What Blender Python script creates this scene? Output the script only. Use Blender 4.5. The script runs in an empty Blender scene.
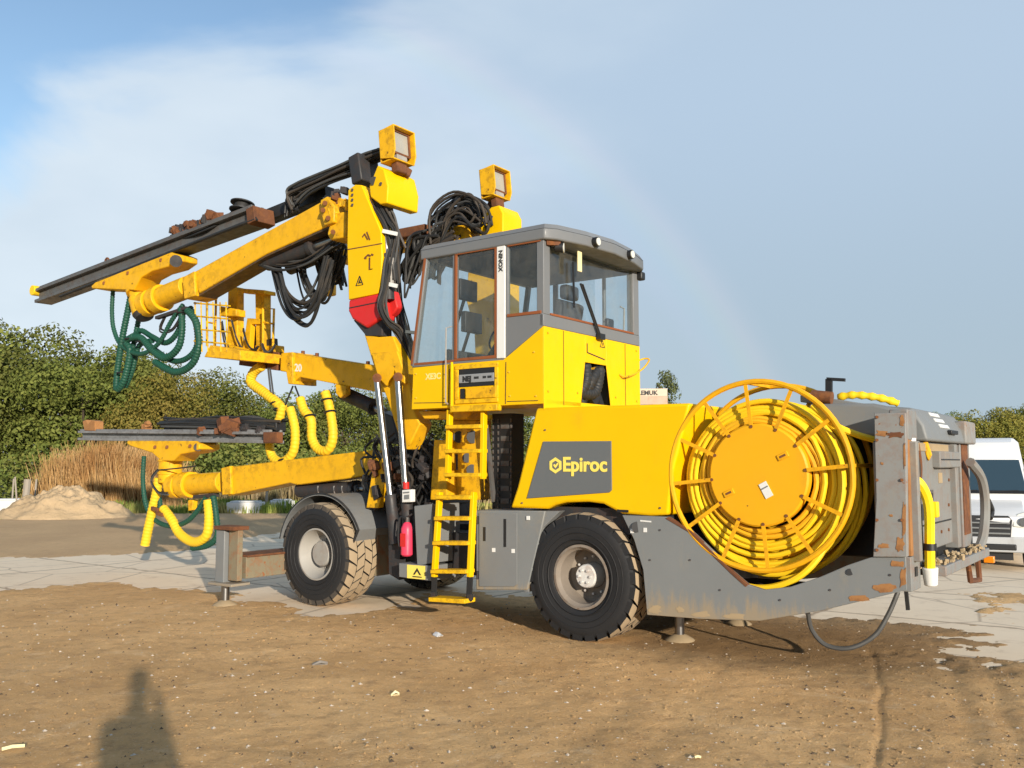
import bpy, bmesh, math, random
import numpy as np
from mathutils import Vector, Matrix, noise as mnoise
random.seed(7); np.random.seed(7)
R = math.radians
SC = bpy.context.scene
COL = SC.collection

# ------------------------------------------------------------------ camera, sky, sun, exposure
EYE = 1.9
F_PX, HORIZON = 920.0, 463.0
PITCH = math.atan((HORIZON - 384) / F_PX)
cd = bpy.data.cameras.new('camera'); cam = bpy.data.objects.new('camera', cd); COL.objects.link(cam)
cam.location = (0, 0, EYE); cam.rotation_euler = (R(90) + PITCH, 0, 0)
cd.sensor_fit = 'HORIZONTAL'; cd.sensor_width = 36; cd.lens = 36 * F_PX / 1024
cd.clip_start = 0.05; cd.clip_end = 3000
SC.camera = cam

SUN_EL, SUN_BEAR = R(12.4), R(158.5)          # bearing from +Y, clockwise; the sun stands behind the photographer's right shoulder
to_sun = Vector((math.sin(SUN_BEAR) * math.cos(SUN_EL), math.cos(SUN_BEAR) * math.cos(SUN_EL), math.sin(SUN_EL)))
world = bpy.data.worlds.new('World'); SC.world = world; world.use_nodes = True
nt = world.node_tree; nt.nodes.clear()
def wn(t, **k):
    n = nt.nodes.new(t)
    for a, b in k.items(): setattr(n, a, b)
    return n
L = nt.links.new
out = wn('ShaderNodeOutputWorld')
tc = wn('ShaderNodeTexCoord')
sky = wn('ShaderNodeTexSky', sky_type='NISHITA', sun_disc=False, sun_elevation=SUN_EL, sun_rotation=SUN_BEAR)
sky.air_density = 1.0; sky.dust_density = 0.6; sky.ozone_density = 1.6
bg_sky = wn('ShaderNodeBackground'); bg_sky.inputs['Strength'].default_value = 0.15
L(sky.outputs[0], bg_sky.inputs['Color'])
mp = wn('ShaderNodeMapping'); mp.inputs['Scale'].default_value = (1.0, 1.0, 2.2); mp.inputs['Rotation'].default_value = (0.0, R(14), 0)
L(tc.outputs['Generated'], mp.inputs['Vector'])
n1 = wn('ShaderNodeTexNoise'); n1.inputs['Scale'].default_value = 2.1; n1.inputs['Detail'].default_value = 6; n1.inputs['Roughness'].default_value = .5; n1.inputs['Distortion'].default_value = .35
L(mp.outputs[0], n1.inputs['Vector'])
sep = wn('ShaderNodeSeparateXYZ'); L(tc.outputs['Generated'], sep.inputs[0])
def math_node(op, a, b=None, c=None, clamp=False):
    m = wn('ShaderNodeMath', operation=op, use_clamp=clamp)
    for i, v in enumerate((a, b, c)):
        if v is None: continue
        if isinstance(v, (int, float)): m.inputs[i].default_value = v
        else: L(v, m.inputs[i])
    return m.outputs[0]
def smooth(v, a, b):
    m = wn('ShaderNodeMapRange', interpolation_type='SMOOTHSTEP'); m.inputs['From Min'].default_value = a; m.inputs['From Max'].default_value = b
    L(v, m.inputs['Value']); return m.outputs[0]
# cloud deck: thins out high up towards the west (left), thick low and east
lean = math_node('MULTIPLY_ADD', sep.outputs['X'], 0.62, math_node('MULTIPLY', sep.outputs['Z'], -1.05))
dens = math_node('ADD', math_node('ADD', n1.outputs['Fac'], lean), 0.56)
mask = math_node('MULTIPLY', smooth(dens, 0.36, 0.54), 0.95)
# cloud colour: bright white where sun-facing bank (west), grey blue veil in the east
n2 = wn('ShaderNodeTexNoise'); n2.inputs['Scale'].default_value = 2.6; n2.inputs['Detail'].default_value = 5; n2.inputs['Roughness'].default_value = .5
L(mp.outputs[0], n2.inputs['Vector'])
bright = smooth(math_node('ADD', math_node('MULTIPLY', sep.outputs['X'], -0.75), n2.outputs['Fac']), 0.36, 0.95)
cmix = wn('ShaderNodeMix', data_type='RGBA'); L(bright, cmix.inputs['Factor'])
amix = wn('ShaderNodeMix', data_type='RGBA'); L(smooth(sep.outputs['Z'], .06, .40), amix.inputs['Factor'])
amix.inputs['A'].default_value = (0.375, 0.475, 0.565, 1); amix.inputs['B'].default_value = (0.44, 0.56, 0.70, 1)      # grey shower veil low down, thinner above
L(amix.outputs['Result'], cmix.inputs['A']); cmix.inputs['B'].default_value = (0.64, 0.73, 0.81, 1)
# faint rainbow, 40.5 to 42.5 degrees round the antisolar point
dot = wn('ShaderNodeVectorMath', operation='DOT_PRODUCT'); L(tc.outputs['Generated'], dot.inputs[0]); dot.inputs[1].default_value = tuple(-to_sun)
ang = math_node('MULTIPLY', math_node('ARCCOSINE', dot.outputs['Value']), 180 / math.pi)
rb = wn('ShaderNodeValToRGB'); L(math_node('MULTIPLY', math_node('SUBTRACT', ang, 37.3), 1 / 5.0, clamp=True), rb.inputs['Fac'])
el = rb.color_ramp.elements; el[0].position = 0; el[0].color = (0.035, 0.035, 0.035, 1); el[1].position = 1; el[1].color = (0, 0, 0, 1)
for p, c in ((.2, (.05, .045, .06, 1)), (.4, (.04, .055, .06, 1)), (.55, (.06, .06, .03, 1)), (.7, (.07, .04, .03, 1)), (.86, (.02, .01, .01, 1))):
    e = el.new(p); e.color = c
add = wn('ShaderNodeMix', data_type='RGBA', blend_type='ADD'); add.inputs['Factor'].default_value = 0.75
L(cmix.outputs['Result'], add.inputs['A']); L(rb.outputs['Color'], add.inputs['B'])
bg_cloud = wn('ShaderNodeBackground'); bg_cloud.inputs['Strength'].default_value = 0.85; L(add.outputs['Result'], bg_cloud.inputs['Color'])
# cloud boosted high overhead, out of view: added fill for ground and shadows
L(math_node('MULTIPLY_ADD', smooth(sep.outputs['Z'], .47, .80), 1.15, 0.85), bg_cloud.inputs['Strength'])
ms = wn('ShaderNodeMixShader'); L(mask, ms.inputs[0]); L(bg_sky.outputs[0], ms.inputs[1]); L(bg_cloud.outputs[0], ms.inputs[2]); L(ms.outputs[0], out.inputs[0])

sd = bpy.data.lights.new('sun', 'SUN'); sd.energy = 4.8; sd.angle = R(0.7); sd.color = (1.0, 0.90, 0.76)
so = bpy.data.objects.new('sun', sd); COL.objects.link(so); so.rotation_euler = to_sun.to_track_quat('Z', 'Y').to_euler()
SC.view_settings.view_transform = 'Standard'; SC.view_settings.look = 'None'; SC.view_settings.exposure = 0.38; SC.view_settings.gamma = 1
SC.cycles.max_bounces = 6; SC.cycles.transparent_max_bounces = 12; SC.cycles.use_denoising = True

# ------------------------------------------------------------------ materials
def mat(name, base, rough=.5, metal=0.0, spec=.5, coat=0.0):
    m = bpy.data.materials.new(name); m.use_nodes = True
    b = m.node_tree.nodes['Principled BSDF']
    b.inputs['Base Color'].default_value = (*base, 1); b.inputs['Roughness'].default_value = rough; b.inputs['Metallic'].default_value = metal
    b.inputs['Specular IOR Level'].default_value = spec; b.inputs['Coat Weight'].default_value = coat
    return m
class NT:
    def __init__(s, m): s.t = m.node_tree; s.b = s.t.nodes['Principled BSDF']; s.tc = s.t.nodes.new('ShaderNodeTexCoord')
    def n(s, ty, **k):
        o = s.t.nodes.new(ty)
        for a, v in k.items(): setattr(o, a, v)
        return o
    def l(s, a, b): s.t.links.new(a, b)
    def noise(s, scale, detail=5, rough=.6, dist=0, src='Object', stretch=None):
        o = s.n('ShaderNodeTexNoise'); o.inputs['Scale'].default_value = scale; o.inputs['Detail'].default_value = detail; o.inputs['Roughness'].default_value = rough; o.inputs['Distortion'].default_value = dist
        v = s.tc.outputs[src]
        if stretch:
            mp = s.n('ShaderNodeMapping'); mp.inputs['Scale'].default_value = stretch; s.l(v, mp.inputs['Vector']); v = mp.outputs[0]
        s.l(v, o.inputs['Vector']); return o.outputs['Fac']
    def step(s, v, a, b, c=0.0, d=1.0):
        o = s.n('ShaderNodeMapRange', interpolation_type='SMOOTHSTEP'); o.inputs['From Min'].default_value = a; o.inputs['From Max'].default_value = b
        o.inputs['To Min'].default_value = c; o.inputs['To Max'].default_value = d; s.l(v, o.inputs['Value']); return o.outputs[0]
    def mix(s, f, a, b):
        o = s.n('ShaderNodeMix', data_type='RGBA')
        for k, v in (('Factor', f), ('A', a), ('B', b)):
            if isinstance(v, tuple): o.inputs[k].default_value = (*v, 1)
            elif isinstance(v, (int, float)): o.inputs[k].default_value = v
            else: s.l(v, o.inputs[k])
        return o.outputs['Result']
    def bump(s, v, strength, dist=.01):
        o = s.n('ShaderNodeBump'); o.inputs['Strength'].default_value = strength; o.inputs['Distance'].default_value = dist; s.l(v, o.inputs['Height']); s.l(o.outputs[0], s.b.inputs['Normal'])
def paint(name, base, rough=.42, fade=(1.15, .9), chips=.0, chipcol=(.10, .035, .012), grime=.25, grimecol=(.16, .12, .07), coat=.0, spec=.4, mud=None):
    """weathered paint: uneven fading, road dust and rust chips"""
    m = mat(name, base, rough, spec=spec, coat=coat); k = NT(m)
    c = k.mix(k.noise(1.7, 4), tuple(min(1, v * fade[0]) for v in base), tuple(v * fade[1] for v in base))
    if grime:
        g = k.step(k.noise(3.2, 9, .72, .4, stretch=(1, 1, .45)), .52, .80, 0, grime); c = k.mix(g, c, grimecol)
    if chips:
        ch = k.step(k.noise(11, 8, .7), .70 - chips * .12, .735 - chips * .12); c = k.mix(ch, c, chipcol)
        geo = k.n('ShaderNodeNewGeometry')
        ed = k.n('ShaderNodeMath', operation='MULTIPLY'); k.l(k.step(geo.outputs['Pointiness'], .53, .60), ed.inputs[0]); k.l(k.step(k.noise(9, 6, .7), .45, .62, 0, min(1, chips)), ed.inputs[1])
        c = k.mix(ed.outputs[0], c, chipcol)
    if mud:                                           # dried mud thrown up from the ground, densest low down
        g_ = k.n('ShaderNodeNewGeometry'); s_ = k.n('ShaderNodeSeparateXYZ'); k.l(g_.outputs['Position'], s_.inputs[0])
        a_ = k.n('ShaderNodeMath', operation='MULTIPLY_ADD'); k.l(k.noise(5, 9, .75, stretch=(1.6, 1.6, .35)), a_.inputs[0]); a_.inputs[1].default_value = mud[1]; k.l(s_.outputs['Z'], a_.inputs[2])
        c = k.mix(k.step(a_.outputs[0], mud[0] + mud[1] * .62, mud[0] + mud[1] * .38, 0, mud[2]), c, (.30, .235, .15))
    k.l(c, k.b.inputs['Base Color']); k.l(k.step(k.noise(6, 5), .3, .75, rough - .08, rough + .22), k.b.inputs['Roughness'])
    k.bump(k.noise(40, 3), .05, .004)
    return m
M = {}
M['yellow'] = paint('yellow_paint', (.82, .49, .0), .45, (1.03, .88), 0, grime=.32, grimecol=(.50, .28, .02), spec=.2)
M['boom_yellow'] = paint('worn_boom_yellow', (.80, .43, .006), .5, (1.03, .84), .6, (.07, .03, .012), grime=.5, grimecol=(.28, .14, .02), spec=.3)
M['rusty_yellow'] = paint('rusty_step_yellow', (.80, .47, .006), .5, (1.03, .88), .6, grime=.5, grimecol=(.36, .14, .03), spec=.3)
M['reel_yellow'] = paint('reel_yellow', (.78, .385, .006), .5, (1.03, .9), .25, grime=.35, grimecol=(.45, .22, .03), spec=.3)
M['cable_yellow'] = paint('cable_yellow', (.84, .55, .012), .5, (1.03, .9), 0, grime=.35, grimecol=(.42, .26, .05), spec=.3)
M['grey'] = paint('grey_paint', (.175, .182, .182), .5, (1.12, .9), .05, grime=.45, grimecol=(.22, .18, .12))
M['rust_grey'] = paint('rusty_grey_paint', (.20, .205, .20), .55, (1.12, .88), .4, (.24, .085, .022), grime=.6, grimecol=(.30, .21, .12), mud=(.5, .8, .6))
M['cab_grey'] = paint('cab_grey', (.155, .16, .165), .45, (1.06, .95), 0, grime=.3, grimecol=(.24, .21, .17))
M['dark'] = paint('dark_steel', (.028, .028, .03), .55, (1.2, .8), .2, grime=.5, grimecol=(.075, .06, .045))
M['rail'] = paint('feed_rail_steel', (.10, .098, .095), .4, (1.2, .7), .5, (.08, .035, .015), grime=.6, grimecol=(.05, .035, .025))
M['rust'] = paint('rust', (.13, .05, .022), .85, (1.5, .5), .5, (.26, .10, .03), grime=.8, grimecol=(.05, .03, .02))
M['rust_orange'] = paint('orange_rust', (.36, .17, .06), .85, (1.2, .6), .4, (.14, .05, .02), grime=.6, grimecol=(.2, .1, .05))
M['red'] = paint('red_paint', (.62, .02, .018), .45, (1.0, .85), .1, grime=.15)
M['seal'] = paint('brown_window_seal', (.25, .075, .022), .7, (1.2, .7), 0, grime=.4, grimecol=(.05, .03, .02))
M['chrome'] = mat('chrome_rod', (.30, .30, .30), .30, 1.0)
M['flank_grey'] = paint('flank_grey', (.185, .195, .195), .5, (1.10, .88), .06, (.20, .08, .025), grime=.6, grimecol=(.28, .24, .17), mud=(.52, .9, .8))
M['rust_post'] = paint('rust_streaked_grey', (.24, .24, .23), .6, (1.1, .85), .42, (.22, .08, .022), grime=.6, grimecol=(.30, .22, .13), mud=(.6, .8, .5))
M['rim_brown'] = paint('dusty_brown_rim', (.22, .185, .15), .75, (1.3, .6), .4, (.13, .06, .03), grime=.6, grimecol=(.36, .29, .2))
M['rubber_brown'] = paint('dusty_hose_rubber', (.045, .036, .028), .65, (1.4, .7), 0, grime=.6, grimecol=(.12, .09, .06))
M['rubber_grey'] = paint('grey_hose_rubber', (.06, .06, .058), .6, (1.3, .7), 0, grime=.5, grimecol=(.12, .10, .08))
M['pale_print'] = mat('pale_print', (.85, .68, .22), .6)
M['board'] = paint('billboard_face', (.62, .50, .38), .7, (1.05, .9), 0, grime=.2)
M['board_pink'] = paint('billboard_stripe', (.55, .36, .26), .7, (1.2, .8), 0, grime=.3)
M['steel_bright'] = paint('worn_bright_rail', (.21, .21, .21), .4, (1.3, .6), .5, (.06, .04, .03), grime=.5, grimecol=(.07, .06, .05))
M['cable_bright'] = paint('lemon_cable', (.86, .62, .01), .45, (1.02, .95), 0, grime=.1)
M['cable_yellow2'] = paint('aged_yellow_cable', (.78, .42, .012), .55, (1.03, .85), 0, grime=.55, grimecol=(.34, .19, .03), spec=.3)
M['alu'] = paint('dull_white_rim', (.33, .315, .285), .6, (1.15, .75), .2, (.2, .1, .05), grime=.6, grimecol=(.26, .19, .12))
M['hub'] = paint('white_hub', (.62, .61, .58), .6, (1.05, .9), .35, (.22, .1, .05), grime=.4)
M['rubber'] = paint('black_hose_rubber', (.018, .018, .018), .55, (1.3, .8), 0, grime=.55, grimecol=(.085, .068, .05))
M['tyre'] = paint('tyre_rubber', (.014, .014, .015), .68, (1.2, .85), 0, grime=.18, grimecol=(.09, .07, .05))
M['tread'] = paint('dusty_tread', (.36, .275, .175), .9, (1.15, .8), 0, grime=.7, grimecol=(.22, .16, .095))
M['tread2'] = paint('half_dusty_tread', (.06, .05, .04), .85, (1.2, .8), 0, grime=1.0, grimecol=(.34, .26, .165))
M['green_hose'] = paint('green_spiral_hose', (.009, .068, .042), .5, (1.2, .7), 0, grime=.4, grimecol=(.06, .08, .05))
M['mud'] = paint('dried_mud', (.36, .27, .16), .95, (1.15, .8), 0, grime=.6, grimecol=(.2, .14, .08))
M['white'] = paint('white_plastic', (.70, .70, .67), .4, (1.02, .95), 0, grime=.3, grimecol=(.4, .36, .3))
M['cream'] = mat('cream_tag', (.75, .66, .36), .6)
M['white_paint'] = mat('white_van_paint', (.68, .68, .67), .3, coat=.4)
M['van_bumper'] = paint('grey_bumper', (.42, .43, .44), .5, (1.05, .9), 0, grime=.3)
M['black'] = mat('black_plastic', (.012, .012, .013), .5)
M['interior'] = mat('cab_interior_grey', (.03, .034, .04), .7)
M['logo_grey'] = paint('logo_panel_grey', (.12, .13, .135), .5, (1.04, .96), 0, grime=.12, grimecol=(.2, .18, .15))
M['logo_yellow'] = mat('logo_yellow', (.85, .68, .12), .5)
M['ink'] = mat('black_print', (.02, .02, .02), .6)
M['pink'] = paint('faded_red_cylinder', (.74, .045, .10), .4, (1.05, .9), 0, grime=.12)
M['amber'] = mat('amber_lens', (.8, .25, .01), .25)
M['lens'] = mat('lamp_lens', (.62, .62, .56), .18, spec=.6)
M['reflector_glass'] = paint('lamp_glass', (.33, .32, .28), .2, (1.2, .8), 0, grime=.4, grimecol=(.25, .22, .16))
def glass(name, tint, transp, rough=.02):
    m = bpy.data.materials.new(name); m.use_nodes = True; t = m.node_tree; t.nodes.clear()
    o = t.nodes.new('ShaderNodeOutputMaterial'); mx = t.nodes.new('ShaderNodeMixShader'); tr = t.nodes.new('ShaderNodeBsdfTransparent'); gl = t.nodes.new('ShaderNodeBsdfGlossy')
    fr = t.nodes.new('ShaderNodeLayerWeight'); fr.inputs['Blend'].default_value = .5
    pw = t.nodes.new('ShaderNodeMath'); pw.operation = 'POWER'; pw.inputs[1].default_value = 4.0; t.links.new(fr.outputs['Facing'], pw.inputs[0])
    tr.inputs[0].default_value = (*tint, 1); gl.inputs['Roughness'].default_value = rough; gl.inputs['Color'].default_value = (.9, .95, 1, 1)
    ma = t.nodes.new('ShaderNodeMath'); ma.operation = 'MULTIPLY_ADD'; ma.inputs[1].default_value = 0.6; ma.inputs[2].default_value = transp
    t.links.new(pw.outputs[0], ma.inputs[0]); t.links.new(ma.outputs[0], mx.inputs[0]); t.links.new(tr.outputs[0], mx.inputs[1]); t.links.new(gl.outputs[0], mx.inputs[2]); # a film of road dust, streaked and patchy
    df = t.nodes.new('ShaderNodeBsdfDiffuse'); df.inputs[0].default_value = (.42, .38, .31, 1); m3 = t.nodes.new('ShaderNodeMixShader'); tcn = t.nodes.new('ShaderNodeTexCoord'); nz = t.nodes.new('ShaderNodeTexNoise'); nz.inputs['Scale'].default_value = 3.5; nz.inputs['Detail'].default_value = 8; nz.inputs['Roughness'].default_value = .7
    mr = t.nodes.new('ShaderNodeMapRange'); mr.inputs['From Min'].default_value = .35; mr.inputs['From Max'].default_value = .75; mr.inputs['To Min'].default_value = .01; mr.inputs['To Max'].default_value = .10
    t.links.new(tcn.outputs['Object'], nz.inputs['Vector']); t.links.new(nz.outputs['Fac'], mr.inputs['Value']); t.links.new(mr.outputs[0], m3.inputs[0]); t.links.new(mx.outputs[0], m3.inputs[1]); t.links.new(df.outputs[0], m3.inputs[2]); t.links.new(m3.outputs[0], o.inputs[0])
    return m
M['glass'] = glass('cab_glass', (.93, .96, .965), .03)
M['van_glass'] = mat('windscreen_glass', (.03, .055, .075), .08, spec=.8)

# ------------------------------------------------------------------ mesh helpers
ABS = {}                                             # origin of each object in the frame of its thing
class MB:
    """collects geometry for ONE mesh object"""
    def __init__(s): s.v = []; s.f = []; s.m = []; s.mi = 0
    def poly(s, pts, faces, mi=None):
        o = len(s.v); s.v += [tuple(p) for p in pts]; mi = s.mi if mi is None else mi
        for f in faces: s.f.append(tuple(i + o for i in f)); s.m.append(mi)
        return s
    def box(s, x0, x1, y0, y1, z0, z1, mi=None, T=None):
        p = [Vector((x, y, z)) for z in (z0, z1) for y in (y0, y1) for x in (x0, x1)]
        if T: p = [T @ q for q in p]
        return s.poly(p, [(0, 2, 3, 1), (4, 5, 7, 6), (0, 1, 5, 4), (2, 6, 7, 3), (0, 4, 6, 2), (1, 3, 7, 5)], mi)
    def prism(s, pts, vec, mi=None):
        a = [Vector(p) for p in pts]; n = len(a); b = [p + Vector(vec) for p in a]
        nrm = Vector((0, 0, 0))
        for i in range(n): nrm += a[i].cross(a[(i + 1) % n])
        flip = nrm.dot(Vector(vec)) > 0
        fs = [tuple(range(n)), tuple(range(2 * n - 1, n - 1, -1))] + [(i, i + n, (i + 1) % n + n, (i + 1) % n) for i in range(n)]
        if flip: fs = [tuple(reversed(f)) for f in fs]
        return s.poly(a + b, fs, mi)
    def bar(s, a, b, w, h=None, mi=None, up=(0, 0, 1)):
        a, b = Vector(a), Vector(b); h = h or w; d = (b - a).normalized(); u = Vector(up)
        if abs(d.dot(u)) > .95: u = Vector((0, 1, 0))
        sx = d.cross(u).normalized(); u = sx.cross(d).normalized()
        p = [q + sx * (i * w / 2) + u * (j * h / 2) for q in (a, b) for j in (-1, 1) for i in (-1, 1)]
        return s.poly(p, [(0, 1, 3, 2), (4, 6, 7, 5), (0, 4, 5, 1), (2, 3, 7, 6), (0, 2, 6, 4), (1, 5, 7, 3)], mi)
    def tube(s, pts, r, n=8, closed=False, mi=None, rfun=None):
        P = [Vector(p) for p in pts]; N = len(P); vs = []; fs = []
        prev = None
        for i, p in enumerate(P):
            if closed: d = P[(i + 1) % N] - P[i - 1]
            else: d = P[min(i + 1, N - 1)] - P[max(i - 1, 0)]
            d = d.normalized() if d.length > 1e-9 else Vector((0, 0, 1))
            if prev is None:
                u = d.orthogonal().normalized()
            else:
                u = prev - d * prev.dot(d); u = u.normalized() if u.length > 1e-6 else d.orthogonal().normalized()
            prev = u; w = d.cross(u); rr = r if rfun is None else rfun(i, N)
            for k in range(n):
                a = 2 * math.pi * k / n; vs.append(p + (u * math.cos(a) + w * math.sin(a)) * rr)
        for i in range(N if closed else N - 1):
            j = (i + 1) % N
            for k in range(n): fs.append((i * n + k, i * n + (k + 1) % n, j * n + (k + 1) % n, j * n + k))
        if not closed: fs.append(tuple(range(n - 1, -1, -1))); fs.append(tuple((N - 1) * n + k for k in range(n)))
        return s.poly(vs, fs, mi)
    def cyl(s, a, b, r, n=20, mi=None, r2=None): return s.tube([a, b], r, n, mi=mi, rfun=(lambda i, N: r if i == 0 else (r2 if r2 is not None else r)))
    def lathe(s, prof, n=48, mi=None, T=None, closed=False):
        """profile (radius, y) turned round the Y axis"""
        vs = []; fs = []; k = len(prof)
        for i in range(n):
            a = 2 * math.pi * i / n
            for r, y in prof:
                p = Vector((r * math.cos(a), y, r * math.sin(a))); vs.append(T @ p if T else p)
        for i in range(n):
            j = (i + 1) % n
            for q in range(k if closed else k - 1):
                q2 = (q + 1) % k; fs.append((i * k + q, j * k + q, j * k + q2, i * k + q2))
        return s.poly(vs, fs, mi)
    def lump(s, c, sz, q, n=4):
        """knobbly bit of machinery: a few crossing blocks and studs"""
        for i in range(n):
            T = Matrix.Translation(Vector(c) + Vector((q.uniform(-.4, .4), q.uniform(-.4, .4), q.uniform(-.4, .4))) * sz) @ Matrix.Rotation(q.uniform(-.6, .6), 4, 'Y') @ Matrix.Rotation(q.uniform(-.8, .8), 4, 'Z')
            a, b, d = (sz * q.uniform(.25, .75) for _ in range(3))
            if i % 2: s.tube([T @ Vector((-a, 0, 0)), T @ Vector((a, 0, 0))], b * .5, 8)
            else: s.box(-a, a, -b, b, -d, d, T=T)
        return s
    def build(s, name, m, parent=None, bevel=0.0, smooth=True, seg=2, angle=35, origin=None):
        me = bpy.data.meshes.new(name)
        V = [Vector(v) for v in s.v]
        if origin is None:
            lo = [min(v[i] for v in V) for i in range(3)]; hi = [max(v[i] for v in V) for i in range(3)]
            c = Vector([(lo[i] + hi[i]) / 2 for i in range(3)])
        else: c = Vector(origin)
        me.from_pydata([v - c for v in V], [], s.f)
        for q in (m if isinstance(m, (list, tuple)) else [m]): me.materials.append(q)
        if any(s.m): me.polygons.foreach_set('material_index', s.m)
        o = bpy.data.objects.new(name, me); COL.objects.link(o)
        if smooth:
            me.polygons.foreach_set('use_smooth', [True] * len(me.polygons))
            try: me.set_sharp_from_angle(angle=R(angle))
            except Exception: pass
        if bevel:
            b = o.modifiers.new('bevel', 'BEVEL'); b.width = bevel; b.segments = seg; b.limit_method = 'ANGLE'; b.angle_limit = R(40)
        put(o, c, parent); return o
def put(o, c, parent):
    ABS[o.name] = Vector(c)
    if parent is None: o.location = c
    else:
        o.parent = parent; base = ABS[parent.name] if parent.name in ABS and not parent.get('category') else Vector((0, 0, 0))
        o.location = Vector(c) - base
def thing(name, label, cat, loc=(0, 0, 0), rz=0, group=None):
    o = bpy.data.objects.new(name, None); COL.objects.link(o); o.location = loc; o.rotation_euler = (0, 0, rz); o.empty_display_size = .3
    return tag(o, label, cat, group)
def tag(o, label, cat, group=None, kind=None):
    o['label'] = label; o['category'] = cat
    if group: o['group'] = group
    if kind: o['kind'] = kind
    return o
def part_empty(name, loc, parent, rz=0):
    o = bpy.data.objects.new(name, None); COL.objects.link(o); o.empty_display_size = .1; put(o, loc, parent); o.rotation_euler = (0, 0, rz); return o
def spline(pts, per=8):
    P = [Vector(p) for p in pts]
    if len(P) < 3: return P
    o = []
    for i in range(len(P) - 1):
        p0, p1, p2, p3 = P[max(i - 1, 0)], P[i], P[i + 1], P[min(i + 2, len(P) - 1)]
        for k in range(per):
            t = k / per; o.append(.5 * ((2 * p1) + (p2 - p0) * t + (2 * p0 - 5 * p1 + 4 * p2 - p3) * t * t + (3 * p1 - p0 - 3 * p2 + p3) * t ** 3))
    o.append(P[-1]); return o
def hose(name, pts, r, m, parent, per=8, n=8):
    return MB().tube(spline(pts, per), r, n).build(name, m, parent)
def ribbed(name, pts, r, m, parent, pitch=.045, depth=.12, n=12):
    """corrugated / spiral hose sleeve"""
    P = spline(pts, 24); Ls = [0]
    for i in range(1, len(P)): Ls.append(Ls[-1] + (P[i] - P[i - 1]).length)
    tot = Ls[-1]; cnt = max(8, int(tot / (pitch / 4))); Q = []
    j = 0
    for i in range(cnt + 1):
        t = tot * i / cnt
        while j < len(Ls) - 2 and Ls[j + 1] < t: j += 1
        f = (t - Ls[j]) / max(1e-9, Ls[j + 1] - Ls[j]); Q.append(P[j].lerp(P[j + 1], f))
    return MB().tube(Q, r, n, rfun=lambda i, N: r * (1 - depth * (.5 + .5 * math.cos(i * math.pi / 2)))).build(name, m, parent, angle=80)
def text_mesh(name, s, size, m, parent, origin, ux, uy, bold=0.0, depth=.003, align='LEFT', squash=1.0):
    """real raised letters lying on the plane spanned by ux (reading direction) and uy (up)"""
    cu = bpy.data.curves.new(name, 'FONT'); cu.body = s; cu.size = size; cu.offset = bold; cu.extrude = depth; cu.align_x = align; cu.resolution_u = 4
    t = bpy.data.objects.new(name + '_tmp', cu); COL.objects.link(t)
    dg = bpy.context.evaluated_depsgraph_get(); me = bpy.data.meshes.new_from_object(t.evaluated_get(dg)); bpy.data.objects.remove(t)
    ux, uy = Vector(ux).normalized(), Vector(uy).normalized(); uz = ux.cross(uy)
    for v in me.vertices: v.co = ux * (v.co.x * squash) + uy * v.co.y + uz * v.co.z
    me.materials.clear(); me.materials.append(m)
    o = bpy.data.objects.new(name, me); COL.objects.link(o); put(o, origin, parent); return o

# ------------------------------------------------------------------ survey of the photograph: the rig's own frame
# x runs to the rig's rear, y to its far side, z up; the origin is where the near rear wheel meets the ground.
RIG_O = Vector((0.72042, 9.94587, 0)); RIG_X = Vector((.80815, -.588977, 0)); RIG_Y = Vector((.588977, .80815, 0)); RIG_YAW = math.atan2(RIG_X.y, RIG_X.x)
EYE_L = Vector((5.27568, -8.46206, EYE))
def sight(u, v):
    x = (u - 512) / F_PX; y = -(v - 384) / F_PX
    w = Vector((x, math.cos(PITCH) - y * math.sin(PITCH), math.sin(PITCH) + y * math.cos(PITCH)))
    return Vector((w.dot(RIG_X), w.dot(RIG_Y), w.z))
def S(u, v, y):
    """measured photo point known to lie y metres in from the rig's near side"""
    r = sight(u, v); return EYE_L + r * ((y - EYE_L.y) / r.y)
def Eq(u, v, x):
    """measured photo point known to lie on the cross plane x of the rig"""
    r = sight(u, v); return EYE_L + r * ((x - EYE_L.x) / r.x)
def W(u, depth, z=0.0):
    return Vector(((u - 512) / 923.4 * depth, depth, z))
def side(mb, px, y0, y1, mi=None):
    return mb.prism([S(u, v, y0) for u, v in px], (0, y1 - y0, 0), mi)
def Sp(y, *px): return [S(u, v, y) for u, v in px]
def Sy(*uvy): return [S(u, v, y) for u, v, y in uvy]
# ------------------------------------------------------------------ ground: dirt yard over old concrete slabs
def hash2(ix, iy, s):
    h = (ix.astype(np.int64) * 374761393 + iy.astype(np.int64) * 668265263 + s * 1442695041) & 0xffffffff
    h = ((h ^ (h >> 13)) * 1274126177) & 0xffffffff
    return ((h ^ (h >> 16)) & 0xffff) / 65535.0
def vnoise(x, y, sc, s=0):
    x = x * sc; y = y * sc; ix = np.floor(x); iy = np.floor(y); fx = x - ix; fy = y - iy
    fx = fx * fx * (3 - 2 * fx); fy = fy * fy * (3 - 2 * fy)
    a = hash2(ix, iy, s); b = hash2(ix + 1, iy, s); c = hash2(ix, iy + 1, s); d = hash2(ix + 1, iy + 1, s)
    return (a * (1 - fx) + b * fx) * (1 - fy) + (c * (1 - fx) + d * fx) * fy - .5
def fbm(x, y, sc, o=4, s=0):
    v = 0; a = 1
    for i in range(o): v = v + a * vnoise(x, y, sc * 2.03 ** i, s + i * 17); a *= .5
    return v
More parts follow.
